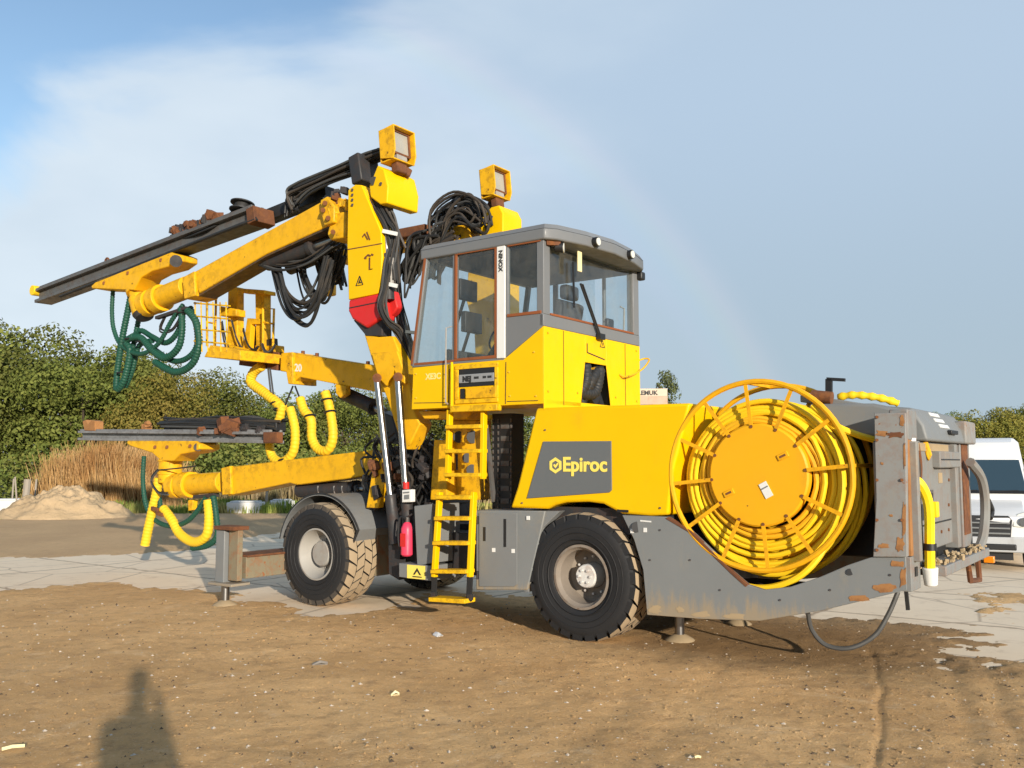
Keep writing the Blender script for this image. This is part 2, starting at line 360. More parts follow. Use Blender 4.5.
def poly_dist(px, py, poly):
    """signed distance, positive inside"""
    d = np.full(px.shape, 1e9); inside = np.zeros(px.shape, bool); n = len(poly)
    for i in range(n):
        x0, y0 = poly[i]; x1, y1 = poly[(i + 1) % n]; ex, ey = x1 - x0, y1 - y0; L2 = ex * ex + ey * ey
        t = np.clip(((px - x0) * ex + (py - y0) * ey) / L2, 0, 1); d = np.minimum(d, np.hypot(px - x0 - t * ex, py - y0 - t * ey))
        c = ((y0 > py) != (y1 > py)) & (px < (x1 - x0) * (py - y0) / (y1 - y0 + 1e-12) + x0); inside ^= c
    return np.where(inside, d, -d)
def gpt(u, v):
    r = sight_w(u, v); t = -EYE / r[2]; return (r[0] * t, r[1] * t)
def sight_w(u, v):
    x = (u - 512) / F_PX; y = -(v - 384) / F_PX
    return (x, math.cos(PITCH) - y * math.sin(PITCH), math.sin(PITCH) + y * math.cos(PITCH))
BARE = [[gpt(*p) for p in q] for q in (
    [(-160, 600), (0, 592), (60, 588), (110, 585), (160, 588), (200, 592), (260, 603), (330, 611), (400, 604), (420, 596), (520, 588), (640, 592), (640, 566), (500, 556), (280, 532), (232, 546), (150, 552), (0, 557), (-160, 562)],
    [(640, 592), (807, 613), (957, 627), (1014, 594), (1160, 555), (760, 556), (640, 566)],
    [(919, 653), (1024, 666), (1200, 690), (1500, 640), (1300, 560), (1160, 555), (1018, 595)])]
nr, nc = 470, 620
dep = 2.2 * (36.5 / 2.2) ** (np.linspace(0, 1, nr)); tanb = np.linspace(-1.15, 1.05, nc)
GX = np.outer(dep, tanb); GY = np.repeat(dep[:, None], nc, 1)
sdm = np.full(GX.shape, -1e9)
for q in BARE: sdm = np.maximum(sdm, poly_dist(GX, GY, q))
edge = sdm + fbm(GX, GY, .9, 5, 3) * 1.1 + fbm(GX, GY, 4.5, 4, 13) * .45
cover = 1 / (1 + np.exp(np.clip(edge * 4.5, -30, 30)))
hz = fbm(GX, GY, .35, 3, 9) * .03 + fbm(GX, GY, 2.2, 4, 21) * .012 + np.abs(fbm(GX, GY, 6.0, 4, 33)) * .012
# tyre ruts curving away from the tail
for off_, wd_, dp_ in ((0, .028, .013), (.62, .10, .010), (.95, .09, .010), (-1.5, .14, .008), (-2.05, .14, .008)):
    dd = GX - (-1.616 + .816 * GY - .028 * GY ** 2) - off_; side_ok = (GY < 9.4) & (GY > 3)
    hz = hz - np.exp(-((dd + fbm(GX, GY, 1.2, 2, 5) * .12) / wd_) ** 2) * dp_ * side_ok
near = np.clip((GY - 15) / 12, 0, 1)
hz = hz * (1 - .6 * near)
GZ = cover * (.012 + np.maximum(hz, -.03) + .012) + fbm(GX, GY, 7.0, 4, 71) * .030 * cover * (1 - cover) * 4 - .035 * (1 - cover)
def grid_mesh(name, X, Y, Z, m):
    r, c = X.shape; me = bpy.data.meshes.new(name); V = np.stack([X, Y, Z], -1).reshape(-1, 3).astype(np.float32)
    i = np.arange(r * c).reshape(r, c); F = np.stack([i[:-1, :-1], i[:-1, 1:], i[1:, 1:], i[1:, :-1]], -1).reshape(-1, 4)
    me.vertices.add(len(V)); me.vertices.foreach_set('co', V.ravel()); me.loops.add(F.size); me.loops.foreach_set('vertex_index', F.ravel().astype(np.int32))
    me.polygons.add(len(F)); me.polygons.foreach_set('loop_start', np.arange(0, F.size, 4, dtype=np.int32)); me.polygons.foreach_set('loop_total', np.full(len(F), 4, np.int32))
    me.polygons.foreach_set('use_smooth', np.ones(len(F), bool)); me.update(); me.validate(); me.materials.append(m)
    o = bpy.data.objects.new(name, me); COL.objects.link(o); return o
def structure(o): o['kind'] = 'structure'; return o
# dirt
md = mat('dirt', (.3, .2, .11), .95, spec=.15); k = NT(md)
c = k.mix(k.step(k.noise(.45, 5, .6), .35, .65), (.80, .50, .225), (.62, .368, .155))
c = k.mix(k.step(k.noise(5.5, 7, .75), .46, .66, 0, .55), c, (.42, .245, .115))
c = k.mix(k.step(k.noise(1.9, 6, .7, 1.2), .56, .70, 0, .6), c, (.80, .56, .31))
c = k.mix(k.step(k.noise(48, 6, .85), .54, .66, 0, .65), c, (.90, .70, .45))
c = k.mix(k.step(k.noise(31, 7, .88), .54, .66, 0, .42), c, (.30, .185, .09))
c = k.mix(k.step(k.noise(15, 8, .85), .55, .66, 0, .35), c, (.36, .235, .12))
sy_ = k.n('ShaderNodeSeparateXYZ'); k.l(k.tc.outputs['Object'], sy_.inputs[0]); ya_ = k.n('ShaderNodeMath', operation='MULTIPLY_ADD'); k.l(k.noise(.5, 5), ya_.inputs[0]); ya_.inputs[1].default_value = 5; k.l(sy_.outputs['Y'], ya_.inputs[2])
c = k.mix(k.step(ya_.outputs[0], 17.5, 20, 0, .6), c, (.48, .335, .20))      # older, greyer yard beyond the slabs
ctr_ = k.n('ShaderNodeVectorMath', operation='SUBTRACT'); k.l(k.tc.outputs['Object'], ctr_.inputs[0]); ctr_.inputs[1].default_value = (3.5, 10.3, 0)
wp_ = k.n('ShaderNodeVectorMath', operation='MULTIPLY'); k.l(ctr_.outputs[0], wp_.inputs[0]); wp_.inputs[1].default_value = (.42, .50, 0)
gr_ = k.n('ShaderNodeVectorMath', operation='LENGTH'); k.l(wp_.outputs[0], gr_.inputs[0])
wet = k.n('ShaderNodeMath', operation='MULTIPLY_ADD'); k.l(k.noise(1.1, 5, .65), wet.inputs[0]); wet.inputs[1].default_value = 1.2; k.l(gr_.outputs['Value'], wet.inputs[2])
c = k.mix(k.step(wet.outputs[0], 1.95, 1.25, 0, .72), c, (.25, .155, .075))     # damp churned soil by the tail
k.l(c, k.b.inputs['Base Color'])
hb = k.n('ShaderNodeMath', operation='ADD'); k.l(k.noise(34, 9, .82), hb.inputs[0]); k.l(k.noise(7, 6, .7), hb.inputs[1]); k.bump(hb.outputs[0], .9, .024)
GRID_Z = GZ
structure(grid_mesh('dirt_ground', GX, GY, GZ, md))
# concrete slabs
mc = mat('concrete', (.5, .42, .32), .9, spec=.2); k = NT(mc)
c = k.mix(k.noise(.8, 6, .65), (.92, .75, .54), (.77, .60, .41))
c = k.mix(k.step(k.noise(2.5, 7, .7), .5, .75, 0, .6), c, (.55, .40, .26))
def line_mask(ang, sp, w, off=0.0, wob=.05):
    mp = k.n('ShaderNodeMapping'); mp.inputs['Rotation'].default_value = (0, 0, R(ang)); k.l(k.tc.outputs['Object'], mp.inputs['Vector']); se = k.n('ShaderNodeSeparateXYZ'); k.l(mp.outputs[0], se.inputs[0])
    a = k.n('ShaderNodeMath', operation='MULTIPLY_ADD'); k.l(k.noise(2.0, 4), a.inputs[0]); a.inputs[1].default_value = wob * 2; k.l(se.outputs['X'], a.inputs[2])
    b = k.n('ShaderNodeMath', operation='ADD'); k.l(a.outputs[0], b.inputs[0]); b.inputs[1].default_value = off + 1000 * sp
    f = k.n('ShaderNodeMath', operation='PINGPONG'); k.l(b.outputs[0], f.inputs[0]); f.inputs[1].default_value = sp / 2
    return k.step(f.outputs[0], 0.0, w, 1, 0)
for ang, sp, w, off in ((36, 4.2, .06, .3), (126, 2.6, .06, .1)): c = k.mix(line_mask(ang, sp, w, off, .10), c, (.40, .29, .19))
vo = k.n('ShaderNodeTexVoronoi', feature='DISTANCE_TO_EDGE'); vo.inputs['Scale'].default_value = .55; k.l(k.tc.outputs['Object'], vo.inputs['Vector'])
c = k.mix(k.step(vo.outputs['Distance'], .0, .018, .6, 0), c, (.34, .25, .17)); k.l(c, k.b.inputs['Base Color']); k.bump(k.noise(20, 7, .7), .3, .01)
structure(MB().poly([(-60, 9, 0), (45, 5, 0), (45, 29, 0), (-60, 29, 0)], [(0, 1, 2, 3)]).build('concrete_pavement', mc, None, smooth=False))
# wider land out to the horizon
ml = mat('land', (.1, .09, .04), .95, spec=.1); k = NT(ml)
c = k.mix(k.noise(.25, 6, .7), (.13, .12, .035), (.20, .155, .07)); k.l(c, k.b.inputs['Base Color']); k.bump(k.noise(3, 6), .5, .1)
structure(MB().poly([(-1500, -400, -.045), (1500, -400, -.045), (1500, 1500, -.045), (-1500, 1500, -.045)], [(0, 1, 2, 3)]).build('land', ml, None, smooth=False))
M['dark_soil'] = paint('dark_soil', (.13, .085, .05), .95, (1.3, .7), 0, grime=.4, grimecol=(.3, .2, .1))
# loose stones: nobody could count them
ms_ = paint('stone', (.46, .40, .32), .9, (1.4, .6), 0, grime=.5, grimecol=(.22, .16, .10))
stm = MB(); q = random.Random(4)
def zat(x, y):
    i = int(round(math.log(max(y, 2.21) / 2.2) / math.log(36.5 / 2.2) * (nr - 1))); j = int(round((x / y + 1.15) / 2.20 * (nc - 1)))
    return float(GRID_Z[min(max(i, 0), nr - 1), min(max(j, 0), nc - 1)])
for _ in range(7000):
    y = 4.2 + 11 * q.random() ** 1.6; x = q.uniform(-.75, .75) * y; s = .0035 + .017 * q.random() ** 7
    z = zat(x, y); p = [Vector((x + dx * s * q.uniform(.6, 1.3), y + dy * s * q.uniform(.6, 1.3), z + dz * s * q.uniform(.4, .8))) for dx, dy, dz in ((1, 0, 0), (-1, 0, 0), (0, 1, 0), (0, -1, 0), (0, 0, 1), (0, 0, -1))]
    stm.poly(p, [(0, 2, 4), (2, 1, 4), (1, 3, 4), (3, 0, 4), (2, 0, 5), (1, 2, 5), (3, 1, 5), (0, 3, 5)])
def grit(n, name, m, label, r0, r1, seed):
    rng = np.random.RandomState(seed); y = 4.0 + 8.5 * rng.random_sample(n) ** 1.4; x = rng.uniform(-.72, .72, n) * y; s = r0 + r1 * rng.random_sample(n) ** 4
    ii = np.clip(np.round(np.log(y / 2.2) / math.log(36.5 / 2.2) * (nr - 1)).astype(int), 0, nr - 1); jj = np.clip(np.round((x / y + 1.15) / 2.2 * (nc - 1)).astype(int), 0, nc - 1); z = GRID_Z[ii, jj]
    P = np.stack([x, y, z], 1); ok = cover[ii, jj] > .6; P = P[ok]; s = s[ok]; n = len(P)
    D = np.array([(1, 0, 0), (-.5, .87, 0), (-.5, -.87, 0), (.1, 0, .8)]); V = (P[:, None, :] + D[None] * s[:, None, None] * rng.uniform(.6, 1.4, (n, 4, 1))).reshape(-1, 3)
    F = (np.arange(n)[:, None, None] * 4 + np.array([(0, 1, 3), (1, 2, 3), (2, 0, 3)])[None]).reshape(-1, 3)
    me = bpy.data.meshes.new(name); me.vertices.add(len(V)); me.vertices.foreach_set('co', V.astype(np.float32).ravel()); me.loops.add(F.size); me.loops.foreach_set('vertex_index', F.ravel().astype(np.int32)); me.polygons.add(len(F)); me.polygons.foreach_set('loop_start', np.arange(0, F.size, 3, dtype=np.int32)); me.polygons.foreach_set('loop_total', np.full(len(F), 3, np.int32)); me.update(); me.materials.append(m)
    o = bpy.data.objects.new(name, me); COL.objects.link(o); o['label'] = label; o['category'] = 'soil'; o['kind'] = 'stuff'
grit(15000, 'dirt_clods', md, 'loose crumbs of soil all over the dirt yard', .003, .016, 5)
grit(3500, 'dark_crumbs', M['dark_soil'], 'dark damp crumbs and bits of bark over the dirt yard', .004, .016, 6)
o = stm.build('gravel', ms_, None, smooth=False); o['kind'] = 'stuff'; tag(o, 'small pale stones scattered over the dirt yard', 'gravel', None, 'stuff')
# ------------------------------------------------------------------ the drill rig
rig = thing('drill_rig', 'big yellow tunnel drilling machine with raised booms, cab and cable reel, parked on bare dirt', 'drilling machine', RIG_O, RIG_YAW)

M['rubber_plate'] = paint('grey_plate', (.26, .27, .28), .5, (1.1, .8), 0, grime=.4)
M['oily'] = paint('oil_and_shade_brown', (.05, .035, .02), .5, (1.5, .6), .4, (.2, .09, .02), grime=.6, grimecol=(.25, .14, .02))  # dark brown for the boom's painted-in underside shade and oil, also joints and bolts
M['hose_yellow'] = paint('corrugated_hose_yellow', (.78, .50, .02), .55, (1.03, .9), 0, grime=.5, grimecol=(.40, .24, .05), spec=.3)
HOSES = ['rubber', 'rubber', 'rubber_brown', 'rubber', 'rubber_grey']
# ---- wheels
def wheel_parts(R0, w, lugs, front):
    """tyre, rim and hub about the origin; the outer face looks to -y"""
    h = w / 2
    t = MB()
    prof = [(.335, -h + .06), (.36, -h + .02), (.44, -h - .004), (.54, -h - .008), (.60, -h + .004), (R0 - .05, -h + .03), (R0 - .04, -h + .09), (R0 - .04, h - .09), (R0 - .05, h - .03), (.60, h - .004), (.54, h + .008), (.36, h - .02), (.335, h - .06)]
    t.lathe(prof, 72, 0)
    for r in (.40, .47, .53): t.lathe([(r - .006, -h - .004), (r, -h - .013), (r + .006, -h - .004)], 72, 0)
    cols = 4
    edges = [-h + .012 + (w - .024) * i / cols for i in range(cols + 1)]
    for c in range(cols):
        for k in range(lugs):
            a0 = 2 * math.pi * (k + (.5 if c % 2 else 0)) / lugs; da = 2 * math.pi / lugs * .43; sk = 2 * math.pi / lugs * .22 * (1 if c % 2 else -1)
            y0, y1 = edges[c] + .005, edges[c + 1] - .005
            outer0, outer1 = c == 0, c == cols - 1
            ring = []
            for (yy, s) in ((y0, -1), ((y0 + y1) / 2, 0), (y1, 1)):
                ring.append((yy, a0 + sk * s))
            top = []; bot = []
            for yy, ac in ring:
                for sgn in (-1, 1):
                    ed = (outer0 and yy == y0) or (outer1 and yy == y1)
                    rt = R0 - (.018 if ed else 0); rb = R0 - .10 if ed else R0 - .06
                    yb = yy + (-.012 if outer0 and ed else (.012 if outer1 and ed else 0))
                    a = ac + sgn * da * (.9 if ed else 1)
                    top.append((rt * math.cos(a), yy, rt * math.sin(a))); bot.append((rb * math.cos(a), yb, rb * math.sin(a)))
            P = top + bot; o = len(t.v)
            t.poly(P, [(0, 2, 3, 1), (2, 4, 5, 3)], 1)
            t.poly(P, [(0, 1, 7, 6), (4, 10, 11, 5), (0, 6, 8, 2), (2, 8, 10, 4), (1, 3, 9, 7), (3, 5, 11, 9)], 2 if front else 0)
    rim = MB()
    if front: rp = [(.345, -h + .05), (.345, -h + .025), (.325, -h + .022), (.315, -h + .05), (.30, -h + .075), (.285, -h + .12), (.25, -h + .20), (.235, -h + .22), (.12, -h + .22)]
    else: rp = [(.345, -h + .05), (.345, -h + .022), (.318, -h + .018), (.308, -h + .05), (.288, -h + .07), (.282, -h + .28), (.25, -h + .30), (.12, -h + .30)]
    rim.lathe(rp, 56)
    rim.lathe([(.345, -h + .05), (.345, h - .05)], 56); rim.lathe([(.345, h - .05), (0.0, h - .12)], 56)
    hub = MB()
    if front:
        hub.lathe([(.17, -h + .22), (.17, -h + .13), (.155, -h + .11), (.0, -h + .105)], 40)
        for k in range(12):
            a = 2 * math.pi * k / 12; hub.cyl((.19 * math.cos(a), -h + .20, .19 * math.sin(a)), (.19 * math.cos(a), -h + .235, .19 * math.sin(a)), .012, 6)
    else:
        hub.lathe([(.135, -h + .30), (.125, -h + .13), (.115, -h + .115), (0, -h + .11)], 40)
        for k in range(6):
            a = 2 * math.pi * k / 6; hub.cyl((.07 * math.cos(a), -h + .115, .07 * math.sin(a)), (.07 * math.cos(a), -h + .09, .07 * math.sin(a)), .014, 6)
        for k in range(12):
            a = 2 * math.pi * k / 12; hub.cyl((.2 * math.cos(a), -h + .30, .2 * math.sin(a)), (.2 * math.cos(a), -h + .27, .2 * math.sin(a)), .014, 6)
    return t, rim, hub
def add_wheel(loc, yaw, w, front, far=False):
    e = part_empty('wheel', loc, rig, yaw)
    t, r, h = wheel_parts(.685, w, 26, front)
    if front: e['label'] = 'steered front wheel with a tread caked in pale dust'
    for nm, mb, m in (('tyre', t, [M['tyre'], M['tread'], M['tread2']]), ('rim', r, M['alu'] if front else M['rim_brown']), ('hub', h, M['alu'] if front else M['hub'])):
        o = mb.build(nm, m, None, angle=30, origin=(0, 0, 0)); ABS[o.name] = Vector(loc); o.parent = e; o.location = (0, 0, 0)
        if far: o.scale = (1, -1, 1)
    return e
add_wheel((0.0, .25, .685), 0, .50, False)
add_wheel((-4.17, .30, .685), R(-1), .56, True)
add_wheel((0.0, 2.45, .685), 0, .50, False, True)
add_wheel((-4.17, 2.40, .685), R(-1), .56, True, True)

# ---- front fenders
def fender(y0, y1):
    cx, cz, rr = -4.17, .685, .80
    f = MB(); n = 26
    pts = []
    for i in range(n + 1):
        a = R(168) - (R(168) - R(26)) * i / n; pts.append((cx + rr * math.cos(a) * 1.02, cz + rr * math.sin(a)))
    pts.append((cx + rr * .80, cz + .18))
    lo = [(cx + (x - cx) * .975, cz + (z - cz) * .975) for x, z in pts]
    for i in range(len(pts) - 1):
        q = [(pts[i], pts[i + 1], lo[i + 1], lo[i])]
        a, b, c, d = q[0]
        f.poly([(a[0], y0, a[1]), (b[0], y0, b[1]), (c[0], y0, c[1]), (d[0], y0, d[1]), (a[0], y1, a[1]), (b[0], y1, b[1]), (c[0], y1, c[1]), (d[0], y1, d[1])],
               [(0, 3, 2, 1), (4, 5, 6, 7), (0, 1, 5, 4), (3, 7, 6, 2)])
    # raised near lip
    o = f.build('fender', M['grey'], rig, angle=40)
    MB().tube([(x, y0 + .01, z) for x, z in pts], .016, 6).build('fender_lip', M['rubber'], o)
    MB().box(cx + .63, cx + .68, y0 + .42, y1 - .02, .40, .98).build('mud_flap', M['rusty_flap'], o)
M['rusty_flap'] = paint('dusty_fender_flap', (.20, .17, .11), .8, (1.2, .8), .7, (.25, .09, .03), grime=.8, grimecol=(.30, .22, .12))
fender(.10, .86); fender(2.0, 2.6)

# ---- front chassis
fc = MB()
fc.box(-5.0, -.75, .80, 1.95, .50, 1.12)
fc.box(-4.6, -3.6, .62, 2.1, .45, .9)
fc.box(-4.45, -3.0, .75, 2.0, 1.1, 1.38)
fc.box(-3.0, -.9, .35, .80, .55, 1.05)
fc.box(-.9, 1.2, .75, 2.0, .55, 1.15)
front = fc.build('front_chassis', M['dark'], rig, .015)
MB().cyl((-4.17, .3, .685), (-4.17, 2.4, .685), .14).build('axle', M['dark'], front)
MB().cyl((0, .3, .685), (0, 2.4, .685), .14).build('axle', M['dark'], front)
# narrow grey box, sticker step and cabinet along the flank
side(MB(), [(414, 506), (432, 504), (433, 563), (417, 566)], -.02, .5).build('side_box', M['grey'], front, .008)
st = side(MB(), [(399, 563), (431, 566), (431, 581), (399, 577)], -.05, .45).build('step_box', M['grey'], front, .006)
pl = MB().prism(Sp(-.056, (407, 564.6), (425, 566), (425, 579.6), (407, 578)), (0, .004, 0)).build('warning_sticker', M['logo_yellow'], front)
wm = MB()
wm.prism(Sp(-.062, (413, 574.5), (417, 568), (421, 575.3), (419.4, 575.1), (417, 571), (414.6, 574.7)), (0, .003, 0)); wm.prism(Sp(-.062, (412.5, 576), (421.5, 576.8), (421.5, 577.8), (412.5, 577)), (0, .003, 0))
wm.build('warning_symbol', M['ink'], front)
cab_px = [(476, 510), (545, 511), (541, 530), (527, 590), (476, 590)]
cbx = side(MB(), cab_px, .0, .62).build('side_cabinet', M['flank_grey'], front, .01)
door = side(MB(), [(479, 513), (517, 513), (517, 584), (514, 586.5), (479, 586.5)], -.012, -.004).build('cabinet_door', M['grey'], cbx, .003)
for px in ([(483, 527), (485.4, 527), (485.4, 541), (483, 541)], [(503.5, 519), (506, 519), (506, 547), (503.5, 547)]): side(MB(), px, -.016, -.010).build('door_slot', M['black'], cbx)
for u, v in ((493.5, 550), (513, 551), (528, 518)): side(MB(), [(u - 1.6, v - 2), (u + 1.6, v - 2), (u + 1.6, v + 2), (u - 1.6, v + 2)], -.016, -.008).build('label_plate', M['white'], cbx)
for u, v in ((477.5, 520), (477.5, 575)): MB().cyl(S(u, v - 4, -.01), S(u, v + 4, -.01), .012, 8).build('door_hinge', M['dark'], cbx)

# arch panel in front of the rear wheel
MB().prism(Sp(.02, (545, 511), (560, 511), (540, 530), (531, 560), (528, 592), (524, 592), (529, 552), (537, 528)), (0, .5, 0)).build('wheel_arch', M['grey'], rig, .004)

# ---- engine hood with its logo panel
hood_px = [(536, 408), (690, 403), (686, 420), (673, 470), (668, 515), (650, 516), (622, 514), (612, 509), (603, 504), (588, 502), (566, 502.5), (555, 505), (548, 509), (510, 508), (517, 487), (526, 450)]
hood = side(MB(), hood_px, .0, 2.55).build('engine_hood', M['yellow'], rig, .03, seg=3)
lp = [(543, 441.5), (611, 441), (611.6, 490), (609, 492.5), (526.5, 498.5)]
side(MB(), lp, -.012, .004).build('logo_panel', M['logo_grey'], hood, .004)
# hexagon emblem and the name
hx = S(555.3, 465.4, -.018); hr = .088
hexo = [hx + Vector((math.sin(2 * math.pi * k / 6) * hr, 0, math.cos(2 * math.pi * k / 6) * hr)) for k in range(6)]
hexi = [hx + Vector((math.sin(2 * math.pi * k / 6) * hr * .60, 0, math.cos(2 * math.pi * k / 6) * hr * .60)) for k in range(6)]
em = MB()
for k in range(6):
    j = (k + 1) % 6; em.prism([hexo[k], hexo[j], hexi[j], hexi[k]], (0, .005, 0))
em.prism([hx + Vector((a * hr, 0, b * hr)) for a, b in ((-.33, .02), (0, -.36), (.45, .2), (.30, .34), (0, .02), (-.18, .18))], (0, .005, 0))
em.build('emblem', M['logo_yellow'], hood, smooth=False)
text_mesh('lettering', 'Epiroc', .215, M['logo_yellow'], hood, S(562.4, 471.0, -.017), (1, 0, 0), (0, 0, 1), .006, .003)
side(MB(), [(617, 509.5), (628, 510), (628, 512.5), (617, 512)], -.012, .01).build('vent_slot', M['black'], hood)
for u, v in ((545, 430), (522, 503), (660, 508)): MB().cyl(S(u, v, -.006), S(u, v, .004), .012, 6).build('bolt', M['oily'], hood)
MB().box(-.55, .95, .12, 2.45, 1.15, 1.42).build('engine_block', M['dark'], hood)

# ---- ladders
def ladder(sl, sr, y0, y1, rungs, name, label, feet=False, wid=.06, stile=None):
    """sl, sr: photo (u, v) top and bottom of the stiles"""
    a0, a1 = S(*sl[0], y0), S(*sl[1], y1); b0, b1 = S(*sr[0], y0), S(*sr[1], y1)
    m = MB(); m.bar(a0, a1, .05, .075, up=(0, 1, 0)); m.bar(b0, b1, .05, .075, up=(0, 1, 0))
    lad = m.build(name, M['yellow'], rig, .006); lad['label'] = label
    for t in rungs:
        p, q = a0.lerp(a1, t), b0.lerp(b1, t); MB().bar(p, q, .17, .045, up=(0, 0, 1)).build('step', M['rusty_yellow'], lad, .006)
    return lad
lad = ladder(((440, 492), (434.5, 577)), ((474, 492), (470, 577)), -.06, -.12, (.06, .31, .60, .93), 'access_ladder', 'lower yellow ladder with rusty treads', wid=.07)
for a, b in (((434.5, 577), (434, 600)), ((470, 577), (469, 601))):
    MB().bar(S(*a, -.12), S(*b, -.12), .075, .02, up=(0, 1, 0)).build('rubber_link', M['rubber'], lad)
MB().bar(S(434, 598.5, -.12), S(470, 600.5, -.12), .2, .05).build('step', M['rusty_yellow'], lad, .006)
for a in ((434, 598), (470, 600)): MB().bar(S(a[0], a[1] - 6, -.12), S(*a, -.12), .06, .05).build('foot_plate', M['dark'], lad)
ladder(((450, 410), (448, 479)), ((484, 409), (483, 479)), .02, .02, (.25, .60, .94), 'access_ladder', 'upper yellow ladder below the cab door')

# ---- centre tower under the cab
tw = MB()
side(tw, [(434, 440), (446, 440), (447, 500), (430, 500)], .35, .75)
side(tw, [(446, 420), (482, 420), (480, 500), (446, 500)], .55, .75)
side(tw, [(418, 411), (472, 411), (467, 419), (424, 419)], .18, .5)
tower = tw.build('cab_pedestal', M['boom_yellow'], rig, .012)
for u, v, r in ((459, 437, .075), (473, 437, .08), (456, 462, .10), (467, 458, .06), (472, 470, .07)): MB().cyl(S(u, v, .535), S(u, v, .56), r, 18).build('pin_hole', M['black'], tower)
MB().bar(S(452, 478, .5), S(437, 500, .4), .06, .05).build('bracket', M['boom_yellow'], tower)
# cable carrier chain
cx0, cx1 = S(492, 460, .5).x, S(512, 460, .5).x
cc = MB().box(cx0, cx1, .5, .75, 1.30, 2.5).build('cable_carrier', M['black'], rig, .005)
for k in range(15):
    z = 1.34 + k * .075
    for x in (cx0 + .02, cx0 + .10, cx1 - .01): MB().box(x - .008, x + .008, .485, .502, z, z + .045).build('carrier_link', M['rail'], cc)
    if k % 2: MB().box(cx0 + .14, cx1 - .04, .49, .502, z, z + .06).build('carrier_window', M['rail'], cc)
MB().bar(S(486, 425, .4), S(494, 502, .4), .03, .06).build('carrier_stay', M['rail'], rig)

# ---- cab
X0, XR, Y1 = -2.43, -.45, 2.25
zs = 3.10
cb = MB()
cb.prism([(X0, 0, 2.56), (-.46, 0, 2.56), (-.46, 0, 3.43), (-.99, 0, 3.10), (X0 + .02, 0, 3.08)], (0, .05, 0))
cb.prism([(X0, Y1, 2.56), (-.46, Y1, 2.56), (-.46, Y1, 3.43), (-.99, Y1, 3.10), (X0 + .02, Y1, 3.08)], (0, -.05, 0))
cb.box(X0, X0 + .05, .05, Y1 - .05, 2.56, 3.08)
cb.box(X0, XR, .05, Y1 - .05, 2.56, 2.61)
# rear wall round the trapezoid opening
for pts in ([(0, 2.5), (.76, 2.5), (.88, 3.1), (.88, 3.43), (0, 3.43)], [(1.50, 2.5), (Y1, 2.5), (Y1, 3.43), (1.38, 3.43), (1.38, 3.1)], [(.88, 3.1), (1.38, 3.1), (1.38, 3.43), (.88, 3.43)]):
    cb.prism([(XR, y, z) for y, z in pts], (-.01, 0, 0)); 
cab = cb.build('cab', M['yellow'], rig, .006)
MB().prism([(XR - .2, .6, 2.62), (XR - .2, 1.7, 2.62), (XR - .2, 1.7, 3.2), (XR - .2, .6, 3.2)], (-.02, 0, 0)).build('opening_back', M['black'], cab)
for i, pts in enumerate((((-.6, .85, 2.62), (-.5, .95, 2.85), (-.52, 1.0, 3.08)), ((-.55, .80, 2.75), (-.5, 1.15, 2.75), (-.5, 1.3, 3.05)), ((-.6, 1.0, 2.62), (-.5, 1.1, 2.9), (-.55, 1.35, 3.08)))):
    ribbed('air_hose', pts, .075, M['rubber'], cab, .05)
MB().prism([(XR - .05, 1.15, 2.98), (XR - .05, 1.36, 2.98), (XR - .05, 1.33, 3.1), (XR - .05, 1.15, 3.06)], (-.03, 0, 0)).build('inner_bracket', M['boom_yellow'], cab)
MB().cyl((-.56, 1.2, 2.72), (-.50, 1.2, 2.72), .10).build('air_filter', M['black'], cab)
# grey upper body: pillars, panels
pg = MB()
pg.prism([(-.99, 0, 3.105), (-.462, 0, 3.435), (-.462, 0, 3.58), (-.99, 0, 3.58)], (0, .045, 0))
pg.prism([(-.99, Y1, 3.105), (-.462, Y1, 3.435), (-.462, Y1, 3.58), (-.99, Y1, 3.58)], (0, -.045, 0))
pg.box(XR - .06, XR - .002, 0.0, Y1, 3.432, 3.57)
for y0, y1 in ((0.0, .14), (Y1 - .16, Y1)): pg.box(XR - .10, XR - .004, y0 + .004, y1 - .004, 3.57, 4.45)
for y in (0.0, Y1 - .05):
    pg.bar((-2.42, y + .025, 3.10), (-2.21, y + .025, 4.48), .06, .07); pg.box(-1.79, -1.72, y + .004, y + .05, 3.10, 4.46)
    pg.box(-.99, -.95, y + .002, y + .05, 3.57, 4.46)
    pg.box(X0 + .02, -1.0, y - .003, y + .05, 3.082, 3.13)
pg.box(X0, X0 + .05, 0, Y1, 3.08, 3.13)
frame = pg.build('cab_frame', M['cab_grey'], cab, .008)
# roof with bowed rear edge
rp = [(-2.29, -.02), (-.42, -.03), (-.33, .10), (-.22, .55), (-.16, 1.12), (-.22, 1.7), (-.33, 2.15), (-.42, 2.28), (-2.29, 2.27)]
rf = MB(); rf.prism([(x, y, 4.415) for x, y in rp], (0, 0, .13))
roof = rf.build('cab_roof', M['cab_grey'], cab, .02, seg=3)
rt = MB(); n = len(rp); low = [(x, y, 4.54) for x, y in rp]; cxr, cyr = -1.3, 1.12
hi = [(cxr + (x - cxr) * .97, cyr + (y - cyr) * .96, 4.60) for x, y in rp]
rt.poly(low + hi, [(i, (i + 1) % n, (i + 1) % n + n, i + n) for i in range(n)] + [tuple(range(n, 2 * n))]); rt.build('roof_cap', M['cab_grey'], cab)
MB().box(-2.1, -.55, .1, 2.15, 4.38, 4.415).build('headliner', M['interior'], cab)
